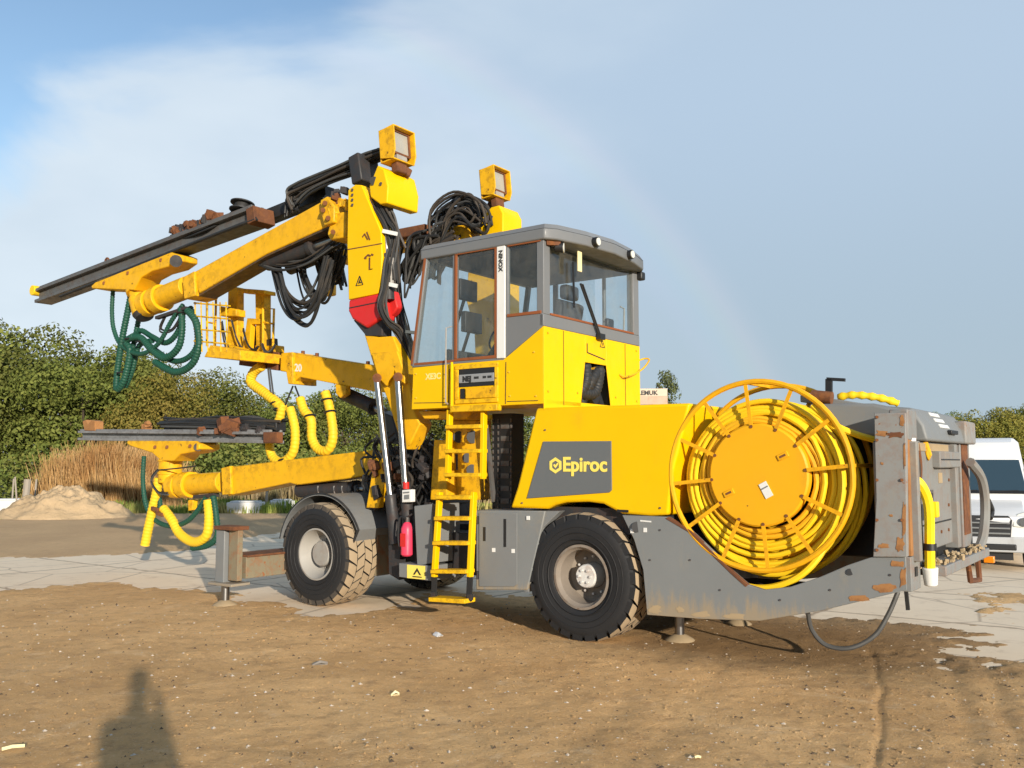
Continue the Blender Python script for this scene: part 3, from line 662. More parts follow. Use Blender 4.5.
# glass, each pane its own, with brown rubber seals
def seal(pts, r, close=True, nm='window_seal'): return MB().tube(pts + ([] if close else []), r, 6, closed=close).build(nm, M['seal'], cab)
def pane(pts, th=(0, .008, 0), nm='window_pane'): return MB().prism(pts, th).build(nm, M['glass'], cab, smooth=False)
for y, sgn in ((.012, 1), (Y1 - .02, -1)):
    fw_ = [(-2.38, y, 3.13), (-1.79, y, 3.13), (-1.79, y, 4.42), (-2.20, y, 4.42)]; pane(fw_)
    rw_ = [(-.95, y, 3.60), (-.54, y, 3.60), (-.54, y, 4.42), (-.95, y, 4.42)]; pane(rw_)
    d_ = [(-1.72, y, 3.13), (-1.12, y, 3.13), (-1.12, y, 4.42), (-1.72, y, 4.42)]; pane(d_)
def flat_seal(x0, x1, z0, z1, y, w=.035, skew=0):
    m = MB(); m.box(x0, x1, y, y + .02, z0, z0 + w); m.box(x0, x1, y, y + .02, z1 - w, z1); m.box(x0, x0 + w, y, y + .02, z0 + w, z1 - w); m.box(x1 - w, x1, y, y + .02, z0 + w, z1 - w); return m
flat_seal(-1.745, -1.105, 3.112, 4.44, -.012).build('door_seal', M['seal'], cab, .004)
MB().box(-.96, -.485, -.010, .012, 3.575, 3.61).build('window_seal', M['seal'], cab, .004)
MB().box(-.955, -.49, -.010, .012, 4.40, 4.425).build('window_seal', M['seal'], cab, .004)
MB().bar((-2.425, -.004, 3.12), (-2.215, -.004, 4.44), .03, .03).build('window_seal', M['seal'], cab)
MB().box(-2.42, -1.75, -.008, .01, 3.105, 3.135).build('window_seal', M['seal'], cab, .004)
wind = pane([(X0 + .02, .05, 3.14), (X0 + .02, Y1 - .05, 3.14), (-2.225, Y1 - .05, 4.42), (-2.225, .05, 4.42)], (.008, 0, 0)); wind['label'] = 'raked front windscreen'
rearp = pane([(XR - .03, .14, 3.57), (XR - .03, Y1 - .16, 3.57), (XR - .03, Y1 - .16, 4.42), (XR - .03, .14, 4.42)], (-.008, 0, 0)); rearp['label'] = 'wide rear window'
MB().box(XR - .02, XR + .004, .14, Y1 - .16, 3.57, 3.595).build('window_seal', M['seal'], cab, .003)
# white strip with upright letters
MB().box(-1.10, -.985, -.016, .03, 3.105, 4.47).build('door_post', M['white'], cab, .004)
text_mesh('lettering', 'NINOX', .075, M['ink'], cab, (-1.068, -.019, 4.37), (0, 0, -1), (1, 0, 0), .003, .002)
for u0, v0, u1, v1 in ((449.5, 369, 448.5, 405), (506, 362, 505.5, 404), (414, 403, 447, 402.5), (507, 401.5, 538, 400.5)): MB().bar(S(u0, v0, -.001), S(u1, v1, -.001), .008, .008, up=(0, 1, 0)).build('panel_joint', M['oily'], cab)
for u, v in ((416, 374), (416, 398), (445, 374), (445, 398), (509, 372), (534, 352), (536, 396), (510, 396)): MB().cyl(S(u, v, -.006), S(u, v, .004), .012, 6).build('bolt', M['boom_yellow'], cab)
for y_, z_ in ((.08, 3.36), (.08, 2.7), (2.15, 3.36), (2.15, 2.7), (.70, 2.72), (1.60, 2.72)): MB().cyl((XR - .01, y_, z_), (XR + .008, y_, z_), .014, 6).build('bolt', M['boom_yellow'], cab)
MB().bar((XR + .002, .40, 2.56), (XR + .002, .40, 3.42), .006, .008, up=(1, 0, 0)).build('panel_joint', M['oily'], cab); MB().bar((XR + .002, 1.85, 2.56), (XR + .002, 1.85, 3.42), .006, .008, up=(1, 0, 0)).build('panel_joint', M['oily'], cab)
# rear fittings
for y, x, z in ((.70, -.20, 4.485), (1.52, -.195, 4.485)):
    l = MB(); l.cyl((x - .03, y, z), (x + .05, y, z), .058, 20); o = l.build('roof_lamp', M['black'], cab); MB().cyl((x + .05, y, z), (x + .058, y, z), .046, 20).build('roof_lamp_lens', M['lens'], cab)
MB().cyl((-.42, .20, 4.36), (-.34, .24, 4.35), .06, 18).build('work_lamp', M['black'], cab); MB().cyl((-.34, .24, 4.35), (-.33, .245, 4.35), .055, 18).build('work_lamp_lens', M['lens'], cab)
MB().bar((-.45, .05, 4.39), (-.36, .2, 4.40), .04, .06).build('lamp_bracket', M['rust'], cab)
MB().box(-.365, -.35, .575, .66, 4.14, 4.38).build('hanging_tag', M['cream'], cab, .004)
lm = MB(); lm.box(-.48, -.38, 2.20, 2.31, 4.31, 4.42); lm.build('corner_lamp', M['black'], cab, .02)
wp = MB(); wp.tube([(XR + .03, 1.16, 3.44), (XR + .04, .72, 4.02)], .014, 6); wp.tube([(XR + .03, 1.20, 3.44), (XR + .045, .76, 4.02)], .010, 6); wp.box(XR + .01, XR + .07, 1.12, 1.24, 3.40, 3.47); wp.build('wiper_arm', M['black'], cab)
MB().bar((XR + .012, .62, 3.72), (XR + .012, .60, 4.26), .02, .02).build('wiper_blade', M['black'], cab)
gl = MB(); gl.tube(spline([(XR, 1.70, 3.01), (XR + .07, 1.78, 2.99), (XR + .10, 2.10, 3.10), (XR + .12, 2.28, 3.24), (XR + .05, 2.30, 3.27), (XR - .02, 2.24, 3.24)], 6), .011, 8); gl.build('grab_rail', M['boom_yellow'], cab)
MB().bar((XR + .003, .92, 3.22), (XR + .003, 1.33, 3.17), .008, .012).build('panel_joint', M['ink'], cab); MB().bar((XR + .003, .92, 3.22), (XR + .003, .92, 3.33), .008, .012).build('panel_joint', M['ink'], cab)
ws = MB(); c0 = Vector((XR + .002, 1.28, 3.35))
for a, b in (((0, .06), (-.055, -.03)), ((-.055, -.03), (.055, -.03)), ((.055, -.03), (0, .06)), ((0, .02), (0, -.015))): ws.bar(c0 + Vector((0, a[0], a[1])), c0 + Vector((0, b[0], b[1])), .01, .004, up=(1, 0, 0))
ws.build('warning_symbol', M['ink'], cab)
# side fittings
hr_ = MB(); hr_.tube([(-1.83, -.06, 2.62), (-1.83, -.06, 3.52), (-1.78, -.01, 3.54)], .008, 8); hr_.tube([(-1.83, -.06, 2.62), (-1.83, 0, 2.60)], .011, 8); hr_.build('handrail', M['alu'], cab)
MB().tube([(-1.745, -.05, 2.5), (-1.745, -.05, 3.10)], .016, 8).build('handrail', M['yellow'], cab)
hd = flat_seal(-1.72, -1.08, 2.60, 3.06, -.02, .05); hd.build('step_recess_frame', M['rusty_yellow'], cab, .005)
MB().box(-1.67, -1.13, -.012, .0, 2.80, 3.02).build('recess', M['black'], cab)
MB().box(-1.66, -1.14, -.02, -.008, 2.845, 2.945).build('number_plate', M['rubber_plate'], cab, .003)
text_mesh('lettering', 'NEJ', .085, M['ink'], cab, (-1.60, -.024, 2.863), (1, 0, 0), (0, 0, 1), .005, .002)
for x0, x1 in ((-1.43, -1.36), (-1.30, -1.25), (-1.23, -1.17)): MB().box(x0, x1, -.0225, -.0195, 2.885, 2.912).build('plate_mark', M['ink'], cab)
MB().box(-1.55, -1.10, -.03, -.005, 2.655, 2.78).build('door_step', M['boom_yellow'], cab, .005); MB().box(-1.64, -1.58, -.016, -.002, 2.66, 2.78).build('recess', M['black'], cab)
MB().box(-1.74, -1.06, -.07, .03, 2.50, 2.575).build('door_step', M['rusty_yellow'], cab, .008)
text_mesh('lettering', 'XE3C', .10, M['pale_print'], cab, (-2.20, -.003, 2.92), (1, 0, 0), (0, 0, 1), .004, .001)
# interior
seat = MB(); seat.box(-1.35, -.85, .75, 1.30, 3.02, 3.16); seat.prism([(-.98, .77, 3.15), (-.82, .77, 3.15), (-.68, .77, 3.85), (-.80, .77, 3.9)], (0, .5, 0)); seat.box(-.82, -.70, .87, 1.17, 3.9, 4.08); seat.box(-1.25, -.95, .85, 1.2, 2.62, 3.02)
seat.build('seat', M['interior'], cab, .04, seg=3)
for y in (.68, 1.33):
    MB().box(-1.45, -.95, y, y + .06, 3.28, 3.36).build('armrest', M['interior'], cab, .02); MB().tube([(-1.40, y + .03, 3.36), (-1.42, y + .03, 3.50)], .02, 8).build('joystick', M['black'], cab)
MB().prism([(-2.36, .5, 3.1), (-2.0, .5, 3.1), (-1.96, .5, 3.28), (-2.3, .5, 3.36)], (0, 1.2, 0)).build('dashboard', M['interior'], cab, .02)
MB().bar((-2.1, 1.05, 3.2), (-1.85, 1.05, 3.5), .05).build('steering_column', M['black'], cab)
MB().tube([Vector((-1.84, 1.05, 3.52)) + Vector((.5 * .2 * math.sin(a), .2 * math.cos(a), .8 * .2 * math.sin(a))) for a in [2 * math.pi * k / 24 for k in range(24)]], .014, 8, closed=True).build('steering_wheel', M['black'], cab)
for y, z in ((.35, 3.95), (.45, 3.55)):
    MB().box(-2.02, -1.94, y, y + .34, z, z + .26).build('monitor', M['black'], cab, .01)
    MB().bar((-2.15, y + .17, z - .3), (-1.99, y + .17, z + .1), .03).build('monitor_arm', M['black'], cab)
MB().box(-.75, -.52, 1.55, 2.0, 2.62, 3.5).build('electrical_box', M['interior'], cab, .02)
mr = MB(); mr.tube([(-.52, 1.95, 3.60), (-.52, 1.97, 3.9), (-.54, 1.9, 3.92)], .012, 8); mr.build('mirror_arm', M['alu'], cab)
MB().box(-.62, -.56, 1.62, 1.78, 3.62, 3.74).build('mirror', M['black'], cab, .02)

# ---- rear chassis: near flank plate, cross plates
flank_px = [(622, 515), (668, 517), (690, 530), (712, 551), (733, 572), (748, 585), (764, 590), (790, 587), (820, 577), (848, 565), (872, 557), (906, 556), (907, 590), (870, 599), (820, 611), (760, 621), (700, 619), (647, 615), (643, 570), (634, 540)]
rc = MB(); side(rc, flank_px, 0.0, .06); side(rc, [(647, 613), (760, 619), (820, 609), (905, 588), (905, 584), (820, 604), (760, 613), (647, 608)], .06, .5)
rear = rc.build('rear_chassis', M['flank_grey'], rig, .006)
MB().prism(Sp(-.006, (668, 517), (690, 530), (733, 572), (748, 585), (745.5, 587), (731, 574), (688, 532), (665, 518.5)), (0, .05, 0)).build('reel_guard', M['rust'], rear, .004)
MB().cyl(S(637, 527, -.004), S(637, 527, .01), .055).build('flank_hole', M['black'], rear); MB().cyl(S(850, 572, -.004), S(850, 572, .01), .03).build('flank_hole', M['black'], rear)
for u, v in ((632, 531), (645, 530)): side(MB(), [(u - 1.6, v - 2.2), (u + 1.6, v - 2.2), (u + 1.6, v + 2.2), (u - 1.6, v + 2.2)], -.006, .002).build('label_plate', M['white'], rear)
side(MB(), [(640, 520), (651, 521), (651, 522.4), (640, 521.4)], -.005, .002).build('label_plate', M['white'], rear)
# dark machinery behind the reel
MB().box(1.0, 3.28, .95, 2.5, .98, 2.30).build('engine_bay', M['black'], rear, .02)
MB().box(1.05, 2.5, .5, .95, .60, .70).build('bay_floor', M['dark'], rear)
gp = MB()
for k in range(7): gp.tube(spline([(2.72 + .03 * k, .80, 2.15 - .03 * k), (2.9, .86, 2.02 - .05 * k), (3.1, .82, 2.06 - .05 * k)], 5), .018, 6)
gp.build('pipe_work', M['rail'], rear)
# far flank
fl2 = MB(); fl2.prism([(.79, 2.62, .40), (3.3, 2.62, .8), (3.3, 2.62, 1.2), (1.0, 2.62, 1.4)], (0, .06, 0)); fl2.build('far_flank', M['rust_grey'], rear)
# upright post plate at the tail, its end faces and the top beam
pp = MB(); side(pp, [(874, 413), (905.5, 413), (907, 557), (873, 557), (876, 500)], -.03, .04); pp_o = pp.build('tail_post', M['rust_post'] if 'rust_post' in M else M['rust_grey'], rear, .006)
xe = S(906.5, 500, -.03).x
te = MB(); te.box(xe - .06, xe + .012, .035, .20, 1.10, 2.12); te.box(xe - .05, xe + .03, .10, .34, 1.10, 1.28); te.box(xe - .05, xe + .03, .10, .34, 1.86, 1.96)
te.build('tail_plate', M['rust_orange'], rear, .006)
MB().box(xe - .25, xe + .01, .003, .34, .80, 1.095).build('tail_corner', M['rust_grey'], rear, .008)
MB().box(xe - .02, xe + .02, .12, .2, .92, 1.0).build('corner_slot', M['black'], rear)
MB().box(xe - .14, xe + .02, .045, .36, 2.10, 2.37).build('tail_corner', M['rust_grey'], rear, .012)
MB().cyl((xe - .02, .22, 1.75), (xe - .02, .22, 2.12), .055, 16).build('hose_sleeve', M['rust'], rear); MB().cyl((xe - .02, .22, 1.93), (xe - .02, .22, 2.12), .06, 16).build('hose_sleeve', M['white'], rear)
MB().cyl((xe - .03, .28, 1.15), (xe - .03, .28, 1.52), .05, 14).build('grey_pipe', M['grey'], rear)
MB().box(xe - .35, xe - .1, .35, .62, .85, 2.1).build('dark_recess', M['black'], rear)

# flaking rust on the tail post and flank: thin scabs with ragged outlines
q = random.Random(12)
def scab(u0, v0, u1, v1, y, n=14, par=None, m='rust_orange'):
    cu, cv, ru, rv = (u0 + u1) / 2, (v0 + v1) / 2, (u1 - u0) / 2, (v1 - v0) / 2
    P = []
    for k in range(n):
        a = 2 * math.pi * k / n; s = q.uniform(.55, 1.05); P.append(S(cu + ru * s * math.copysign(abs(math.cos(a)) ** .6, math.cos(a)), cv + rv * s * math.copysign(abs(math.sin(a)) ** .6, math.sin(a)), y))
    return MB().prism(P, (0, .003, 0)).build('rust_scab', M[m], par or pp_o, smooth=False)
for u0, v0, u1, v1 in ((874.5, 430, 890, 436.5), (886, 431, 905, 438.5), (899, 415, 905, 427), (903, 440, 906, 470), (902, 500, 906, 540), (878, 543, 890, 549), (895, 536, 905, 552), (880, 462, 884, 465), (889, 514, 893, 517)): scab(u0, v0, u1, v1, -.034, 18, m=q.choice(['rust_orange', 'rust_orange', 'rust']))
for u0, v0, u1, v1 in ((890, 560, 906, 568), (899, 566, 907, 589), (872, 583, 898, 593), (846, 594, 870, 602)): scab(u0, v0, u1, v1, -.004, par=rear)
for u0, v0, u1, v1 in ((648, 605, 662, 614), (690, 611, 712, 618), (676, 606, 684, 613), (722, 613, 748, 620)): scab(u0, v0, u1, v1, -.004, par=rear, m='mud')
for u, v in ((877, 417), (877, 440), (877, 480), (877, 520), (877, 550), (902, 480), (902, 520)): MB().cyl(S(u, v, -.045), S(u, v, -.028), .014, 6).build('bolt', M['rust'], pp_o)
for u, v in ((660, 530), (650, 560), (690, 560), (780, 600), (830, 590), (890, 575), (720, 590)): MB().cyl(S(u, v, -.006), S(u, v, .004), .011, 6).build('bolt', M['dark'], rear)
# ---- tail engine cover
tcv = MB()
tcv.prism([(xe - .95, .36, 2.18), (xe - .02, .36, 2.12), (xe - .02, .36, 2.36), (xe - .35, .36, 2.45), (xe - .95, .36, 2.47)], (0, 2.2, 0))
cover = tcv.build('tail_cover', M['grey'], rig, .03, seg=3)
XT = xe + .10
def T_(u, v): return Eq(u, v, XT)
def zt(u, v): return T_(u, v).z
yl, yr = T_(928, 434).y, T_(968, 440).y
c2 = MB(); c2.prism([(XT - .5, yl, 2.10), (XT, yl, 2.10), (XT - .03, yl, 2.24), (XT - .13, yl, 2.40), (XT - .5, yl, 2.44)], (0, yr - yl, 0)); c2.build('cover_hood', M['grey'], cover, .025, seg=3)
M['tail_dirt'] = paint('dirty_tail_grey', (.20, .20, .19), .65, (1.15, .85), .3, (.22, .09, .03), grime=.85, grimecol=(.33, .27, .19))
yd0, yd1 = T_(924, 500).y, T_(960, 500).y
bd = MB(); bd.box(XT - .4, XT - .08, yd0, yd1, 1.10, 2.10); bd.box(XT - .4, XT - .03, yd0 - .06, yd0 + .02, 1.05, 2.09); bd.box(XT - .4, XT - .02, yd1 - .02, yd1 + .10, 1.05, 2.09); bd.build('rear_door', M['tail_dirt'], cover, .012)
va, vb = T_(942, 468), T_(961, 452)
MB().box(XT - .09, XT - .01, va.y, vb.y, va.z, vb.z).build('vent_box', M['tail_dirt'], cover, .012); MB().box(XT - .012, XT - .006, va.y + .03, vb.y - .03, (va.z + vb.z) / 2 - .006, (va.z + vb.z) / 2 + .006).build('vent_slot', M['black'], cover)
lp_ = T_(949, 478); MB().box(XT - .081, XT - .074, lp_.y - .08, lp_.y + .08, lp_.z - .05, lp_.z + .05).build('label_plate', M['mud'], cover)
lp_ = T_(939, 500); MB().box(XT - .081, XT - .070, lp_.y - .12, lp_.y + .12, lp_.z - .09, lp_.z + .09).build('latch_plate', M['rail'], cover); MB().box(XT - .071, XT - .06, lp_.y - .02, lp_.y + .05, lp_.z - .04, lp_.z + .06).build('latch', M['black'], cover)
MB().box(XT - .20, XT - .07, yd0 + .1, yd1 - .1, 2.01, 2.08).build('mud_crust', M['mud'], cover)
for k_, v in enumerate((418.5, 422.5, 427)):
    p_ = T_(946 + k_ * 1.0, v); MB().box(-.004, .004, -.20, .20, -.020, .020, T=Matrix.Translation((XT - .105 + .035 * k_, p_.y, 2.365 - .055 * k_)) @ Matrix.Rotation(R(-32), 4, 'Y')).build('white_print', M['white'], cover)
for u, v in ((928, 452), (928, 475), (928, 500), (928, 525), (957, 480), (957, 505), (957, 530), (940, 530), (950, 532)):
    b_ = T_(u, v); MB().cyl((XT - .082, b_.y, b_.z), (XT - .068, b_.y, b_.z), .016, 6).build('bolt', M['rust'], cover)
MB().box(XT - .081, XT - .076, yd0 + .05, yd1 - .05, 1.33, 1.345).build('panel_joint', M['black'], cover); MB().box(XT - .081, XT - .076, (yd0 + yd1) / 2 - .55, (yd0 + yd1) / 2 - .54, 1.12, 2.0).build('panel_joint', M['black'], cover)
for k_ in range(3): hose('rear_hose', [(xe - .05 + .03 * k_, .24 + .07 * k_, 2.08), (xe + .02, .30 + .06 * k_, 1.85), (xe - .02, .28 + .08 * k_, 1.5), (xe + .01, .26 + .09 * k_, 1.1)], .022, M[('rubber', 'rubber_brown', 'rust')[k_]], cover)
p_ = T_(953, 432.5); MB().box(XT - .02, XT + .02, p_.y - .16, p_.y + .16, p_.z - .02, p_.z + .02).build('cover_handle', M['black'], cover, .006)
yc0, yc1 = T_(967.5, 500).y, T_(974.5, 500).y
MB().box(XT - .4, XT - .05, yc0, yc1 + .1, 1.02, 2.30).build('tail_column', M['rust_grey'], cover, .01); MB().box(XT - .052, XT - .04, yc0 + .04, yc1 - .04, 1.15, 2.10).build('column_recess', M['rust'], cover); MB().box(XT - .1, XT + .02, yc0 - .02, yc1 + .12, 2.10, 2.34).build('column_cap', M['rust_post'], cover, .02)
pf = MB(); pf.box(XT - .5, XT + .10, .45, yc1 + .15, .90, .99); pf.build('tail_step', M['rust_grey'], cover, .01)
q = random.Random(31)
for k in range(80):
    c = Vector((XT + q.uniform(-.06, .09), q.uniform(yd0, yc1), .985 + q.uniform(0, .045))); s_ = q.uniform(.012, .036)
    MB().lump(c, s_, q, 3).build('mud_clod', M['mud'], cover, .003)
am = T_(983, 560); MB().box(XT + .02, XT + .12, am.y - .09, am.y - .01, am.z - .02, am.z + .05).build('amber_reflector', M['amber'], cover, .005)
MB().tube([(XT, 2.0, .9), (XT + .02, 2.0, .70), (XT + .02, 2.5, .66), (XT, 2.55, .9)], .03, 6).build('tow_hook', M['rust'], cover)
hose('exhaust_hose', [T_(966, 462) + Vector((.04, 0, 0)), T_(973, 478) + Vector((.08, 0, 0)), T_(977, 505) + Vector((.08, 0, 0)), T_(977, 535) + Vector((.06, 0, 0)), T_(974, 552) + Vector((.03, 0, 0))], .05, M['tail_dirt'], cover)
hose('black_strap', [T_(982, 500) + Vector((.06, 0, 0)), T_(986, 510) + Vector((.06, 0, 0)), T_(984, 518) + Vector((.06, 0, 0))], .03, M['rubber'], cover)
MB().bar(Eq(924, 440, xe + .02), Eq(930, 458, xe + .04), .02, .10).build('yellow_flap', M['boom_yellow'], cover, .01)
MB().box(xe - .3, xe - .02, .40, yd0 - .02, 1.05, 2.10).build('tail_recess', M['black'], cover)
bk = MB(); bk.bar(S(829, 399, .5), S(829, 379, .5), .06, .04); bk.bar(S(827, 379, .5), S(845, 380, .5), .04, .03); bk.build('top_bracket', M['black'], cover)
MB().prism(Sp(.45, (800, 395), (835, 399), (874, 405), (874, 413), (840, 408), (800, 402)), (0, .5, 0)).build('top_beam', M['grey'], cover, .01)
MB().cyl(S(812, 396, .4), S(832, 398, .4), .06, 14).build('drain_pipe', M['rust'], cover)
ribbed('wrapped_hose', Sy((838, 397, .7), (855, 395, .7), (875, 397, .75), (888, 400, .8), (898, 403.5, .85)), .042, M['cable_yellow'], cover, .09, .3)

# ---- stabiliser jacks
def jack(foot, top, r=.05, name='stabilizer_jack', arm=None, muddy=True):
    f = Vector(foot); t = Vector(top)
    m = MB().cyl(f + Vector((0, 0, .05)), t, r, 18).build(name, M['chrome'], rig)
    p = MB(); p.lathe([(0.02, .10), (.07, .09), (.15, .045), (.17, .02), (.165, 0), (0, -.02)], 24, T=Matrix.Translation(f) @ Matrix.Rotation(R(90), 4, 'X')); p.build('jack_foot', M['mud'], m)
    return m
jack((.856, .62, .0), (.856, .62, .6)); jack((.98, 1.9, 0), (.98, 1.9, .6))
for yj, sg in ((-.69, 1), (3.2, -1)):
    j = jack((-5.09, yj, 0), (-5.09, yj, .45), .055)
    MB().box(-5.20, -5.02, yj - .09, yj + .07, .33, 1.02).build('jack_tube', M['grey'], j, .01)
    MB().box(-4.99, -4.80, yj - .04, yj + .04, .36, 1.05).build('jack_web', M['rusty_flap'], j, .006)
    MB().box(-5.2, -4.78, yj - .13, yj + .12, 1.02, 1.07).build('jack_cap', M['rust'], j, .005)
    MB().box(-5.2, -4.80, min(yj + .1 * sg, 1.0), max(yj + .1 * sg, 1.0), .38, .66).build('outrigger_beam', M['rusty_flap'], j, .008)
    MB().box(-5.23, -4.77, min(yj + .1 * sg, 1.0), max(yj + .1 * sg, 1.0), .66, .685).build('outrigger_plate', M['rust'], j, .004)
    MB().box(-5.25, -4.76, yj - .16, yj + .14, .30, .335).build('jack_plate', M['rust_grey'], j, .006)

# ---- cable reel on the near flank
RX, RZ, RR = 1.975, 1.785, .895
reel = part_empty('cable_reel', (RX, 0, RZ), rig)
T0 = Matrix.Translation((RX, 0, RZ))
def ring(r, y, rad, name, m, n=64, ph=0):
    return MB().tube([(RX + r * math.cos(2 * math.pi * k / n), y, RZ + r * math.sin(2 * math.pi * k / n)) for k in range(n)], rad, 8, closed=True).build(name, m, reel)
ring(RR, .02, .027, 'reel_ring', M['reel_yellow']); ring(RR, .66, .027, 'reel_ring', M['reel_yellow'])
dk = MB(); dk.lathe([(0, .035), (.475, .035), (.492, .05), (.492, .13), (.48, .15)], 64, T=T0); dk.build('hub_disc', M['reel_yellow'], reel, angle=30)
MB().lathe([(.40, .10), (.40, .78), (0.0, .78)], 40, T=T0).build('reel_drum', M['dark'], reel)
for k in range(12):
    a = R(6 + 30 * k); c, s_ = math.cos(a), math.sin(a)
    MB().bar((RX + .48 * c, .03, RZ + .48 * s_), (RX + (RR - .01) * c, .015, RZ + (RR - .01) * s_), .036, .010, up=(0, 1, 0)).build('reel_spoke', M['reel_yellow'], reel)
    if c > .2: MB().bar((RX + .46 * c, .66, RZ + .46 * s_), (RX + (RR - .01) * c, .66, RZ + (RR - .01) * s_), .045, .03, up=(0, 1, 0)).build('reel_spoke', M['reel_yellow'], reel)
    MB().cyl((RX + .465 * c, .026, RZ + .465 * s_), (RX + .465 * c, .036, RZ + .465 * s_), .016, 6).build('spoke_bolt', M['rust'], reel)
    if k % 3 == 0: MB().bar((RX + RR * c, .02, RZ + RR * s_), (RX + RR * c, .66, RZ + RR * s_), .03).build('ring_tie', M['reel_yellow'], reel)
rnd = random.Random(3)
cable_r = .0255
for layer in range(6):
    for turn in range((7, 7, 6, 6, 6, 5)[layer]):
        r0 = .525 + layer * .049; y0 = .125 + turn * .053 + layer * .008 + (.014 if turn % 2 else 0); ph1, ph2 = rnd.uniform(0, 6), rnd.uniform(0, 6); sagf = (.012 + .012 * layer)
        pts = []
        for i in range(56):
            th = 2 * math.pi * i / 56; rr = r0 + .005 * math.sin(3 * th + ph1) + .013 * math.sin(2 * th + ph2) + rnd.uniform(-.003, .003) - sagf * math.sin(th)
            pts.append((RX + rr * math.cos(th), y0 + .012 * math.sin(th + ph1), RZ + rr * math.sin(th)))
        MB().tube(pts, cable_r, 8, closed=True).build('wound_cable', M[rnd.choice(['cable_yellow', 'cable_yellow', 'cable_yellow2'])], reel)
# slack turns that droop at the bottom
for q, (r1, drop, y) in enumerate(((.77, .12, .17), (.76, .20, .24), (.80, .10, .31), (.78, .22, .38), (.82, .14, .44))):
    pts = [(RX + (r1 + .01 * math.sin(3 * t + q)) * math.cos(t) + .02 * q, y + .03 * math.sin(t + q), RZ - drop * .6 + (r1 + drop * .35 * (-math.sin(t))) * math.sin(t)) for t in [2 * math.pi * k / 60 for k in range(60)]]
    MB().tube(pts, cable_r, 8, closed=True).build('slack_cable', M['cable_yellow'], reel)
hose('slack_cable', Sy((684, 538, .12), (700, 560, .12), (735, 582, .12), (765, 588, .1), (795, 579, .12), (818, 558, .2), (832, 530, .35)), .032, M['cable_yellow'], reel)
hose('lead_cable', Sy((812, 405, .05), (835, 425, .1), (858, 435, .2), (875, 440, .3), (895, 447, .32)), .032, M['cable_yellow'], reel)
for u, v, a in ((783, 456, 25), (729, 493, 25)):
    c = S(u, v, .034); MB().box(-.055, .055, -.012, .006, -.028, .028, T=Matrix.Translation(c) @ Matrix.Rotation(R(-a), 4, 'Y')).build('disc_bracket', M['reel_yellow'], reel, .004)
    MB().box(-.03, .03, -.016, -.008, -.010, .010, T=Matrix.Translation(c) @ Matrix.Rotation(R(-a), 4, 'Y')).build('bracket_pin', M['rust'], reel)
MB().box(-.04, .04, -.006, .002, -.075, .075, T=Matrix.Translation(S(766, 490, .032)) @ Matrix.Rotation(R(-28), 4, 'Y')).build('paper_label', M['white'], reel)
MB().box(-.036, .036, -.0085, -.004, .018, .03, T=Matrix.Translation(S(766, 490, .032)) @ Matrix.Rotation(R(-28), 4, 'Y')).build('label_band', M['grey'], reel)
# tail of the cable with its white plug
ce = hose('cable_tail', [(xe - .02, .20, 1.78), (xe + .06, .26, 1.70), (xe + .10, .33, 1.52), (xe + .09, .36, 1.2), (xe + .08, .38, .95)], .045, M['cable_bright'] if 'cable_bright' in M else M['cable_yellow'], reel)
MB().cyl((xe + .08, .38, .98), (xe + .08, .40, .82), .07, 14, r2=.055).build('cable_plug', M['white'], reel, .01)
MB().cyl((xe + .09, .37, 1.13), (xe + .09, .37, 1.19), .055, 12).build('cable_clip', M['black'], reel); MB().box(xe + .12, xe + .17, .33, .42, 1.42, 1.56).build('cable_clip', M['cable_yellow'], reel, .01)
# hose slung below the tail
hose('ground_hose', Sy((808, 613, .25), (812, 630, .3), (826, 645, .35), (850, 648, .4), (874, 636, .5), (888, 615, .6), (898, 592, .7)), .022, M['rubber_grey'] if 'rubber_grey' in M else M['rubber'], rear)
MB().bar(S(906, 590, .3), S(908, 610, .3), .03).build('strap_end', M['rubber'], rear)

# ------------------------------------------------------------------ booms
def cylinder(a, b, r, rod_from, rr, parent, m=None, name='hydraulic_cylinder'):
    a, b = Vector(a), Vector(b); k = a.lerp(b, rod_from)
    o = MB().cyl(a, k, r, 18).build(name, m or M['dark'], parent)
    MB().cyl(k, b, rr, 16).build('piston_rod', M['chrome'], parent); MB().cyl(a.lerp(b, rod_from - .04), a.lerp(b, rod_from + .01), r * 1.15, 18).build('gland', M['dark'], parent)
    return o
def loops(parent, ends, y, n, sag, r=.022, m='rubber', jit=.06, seed=1, name='slack_hose', per=7):
    if n > 2: n, r, jit = int(n * 1.35), r * .68, jit * 1.15
    """n hoses hung between two measured points"""
    q = random.Random(seed); (u0, v0), (u1, v1) = ends
    for i in range(n):
        a = S(u0, v0, y + q.uniform(-jit, jit)) + Vector((q.uniform(-jit, jit), 0, q.uniform(-jit, jit))); b = S(u1, v1, y + q.uniform(-jit, jit)) + Vector((q.uniform(-jit, jit), 0, q.uniform(-jit, jit)))
        s = sag * q.uniform(.75, 1.15); mid = (a + b) / 2 + Vector((q.uniform(-jit, jit), q.uniform(-jit, jit), -s))
        hose(name, [a, a.lerp(mid, .45) + Vector((0, 0, -s * .28)), mid, b.lerp(mid, .45) + Vector((0, 0, -s * .28)), b], r * q.uniform(.7, 1.2), M[q.choice(HOSES) if m == 'rubber' else m], parent, per, 7)
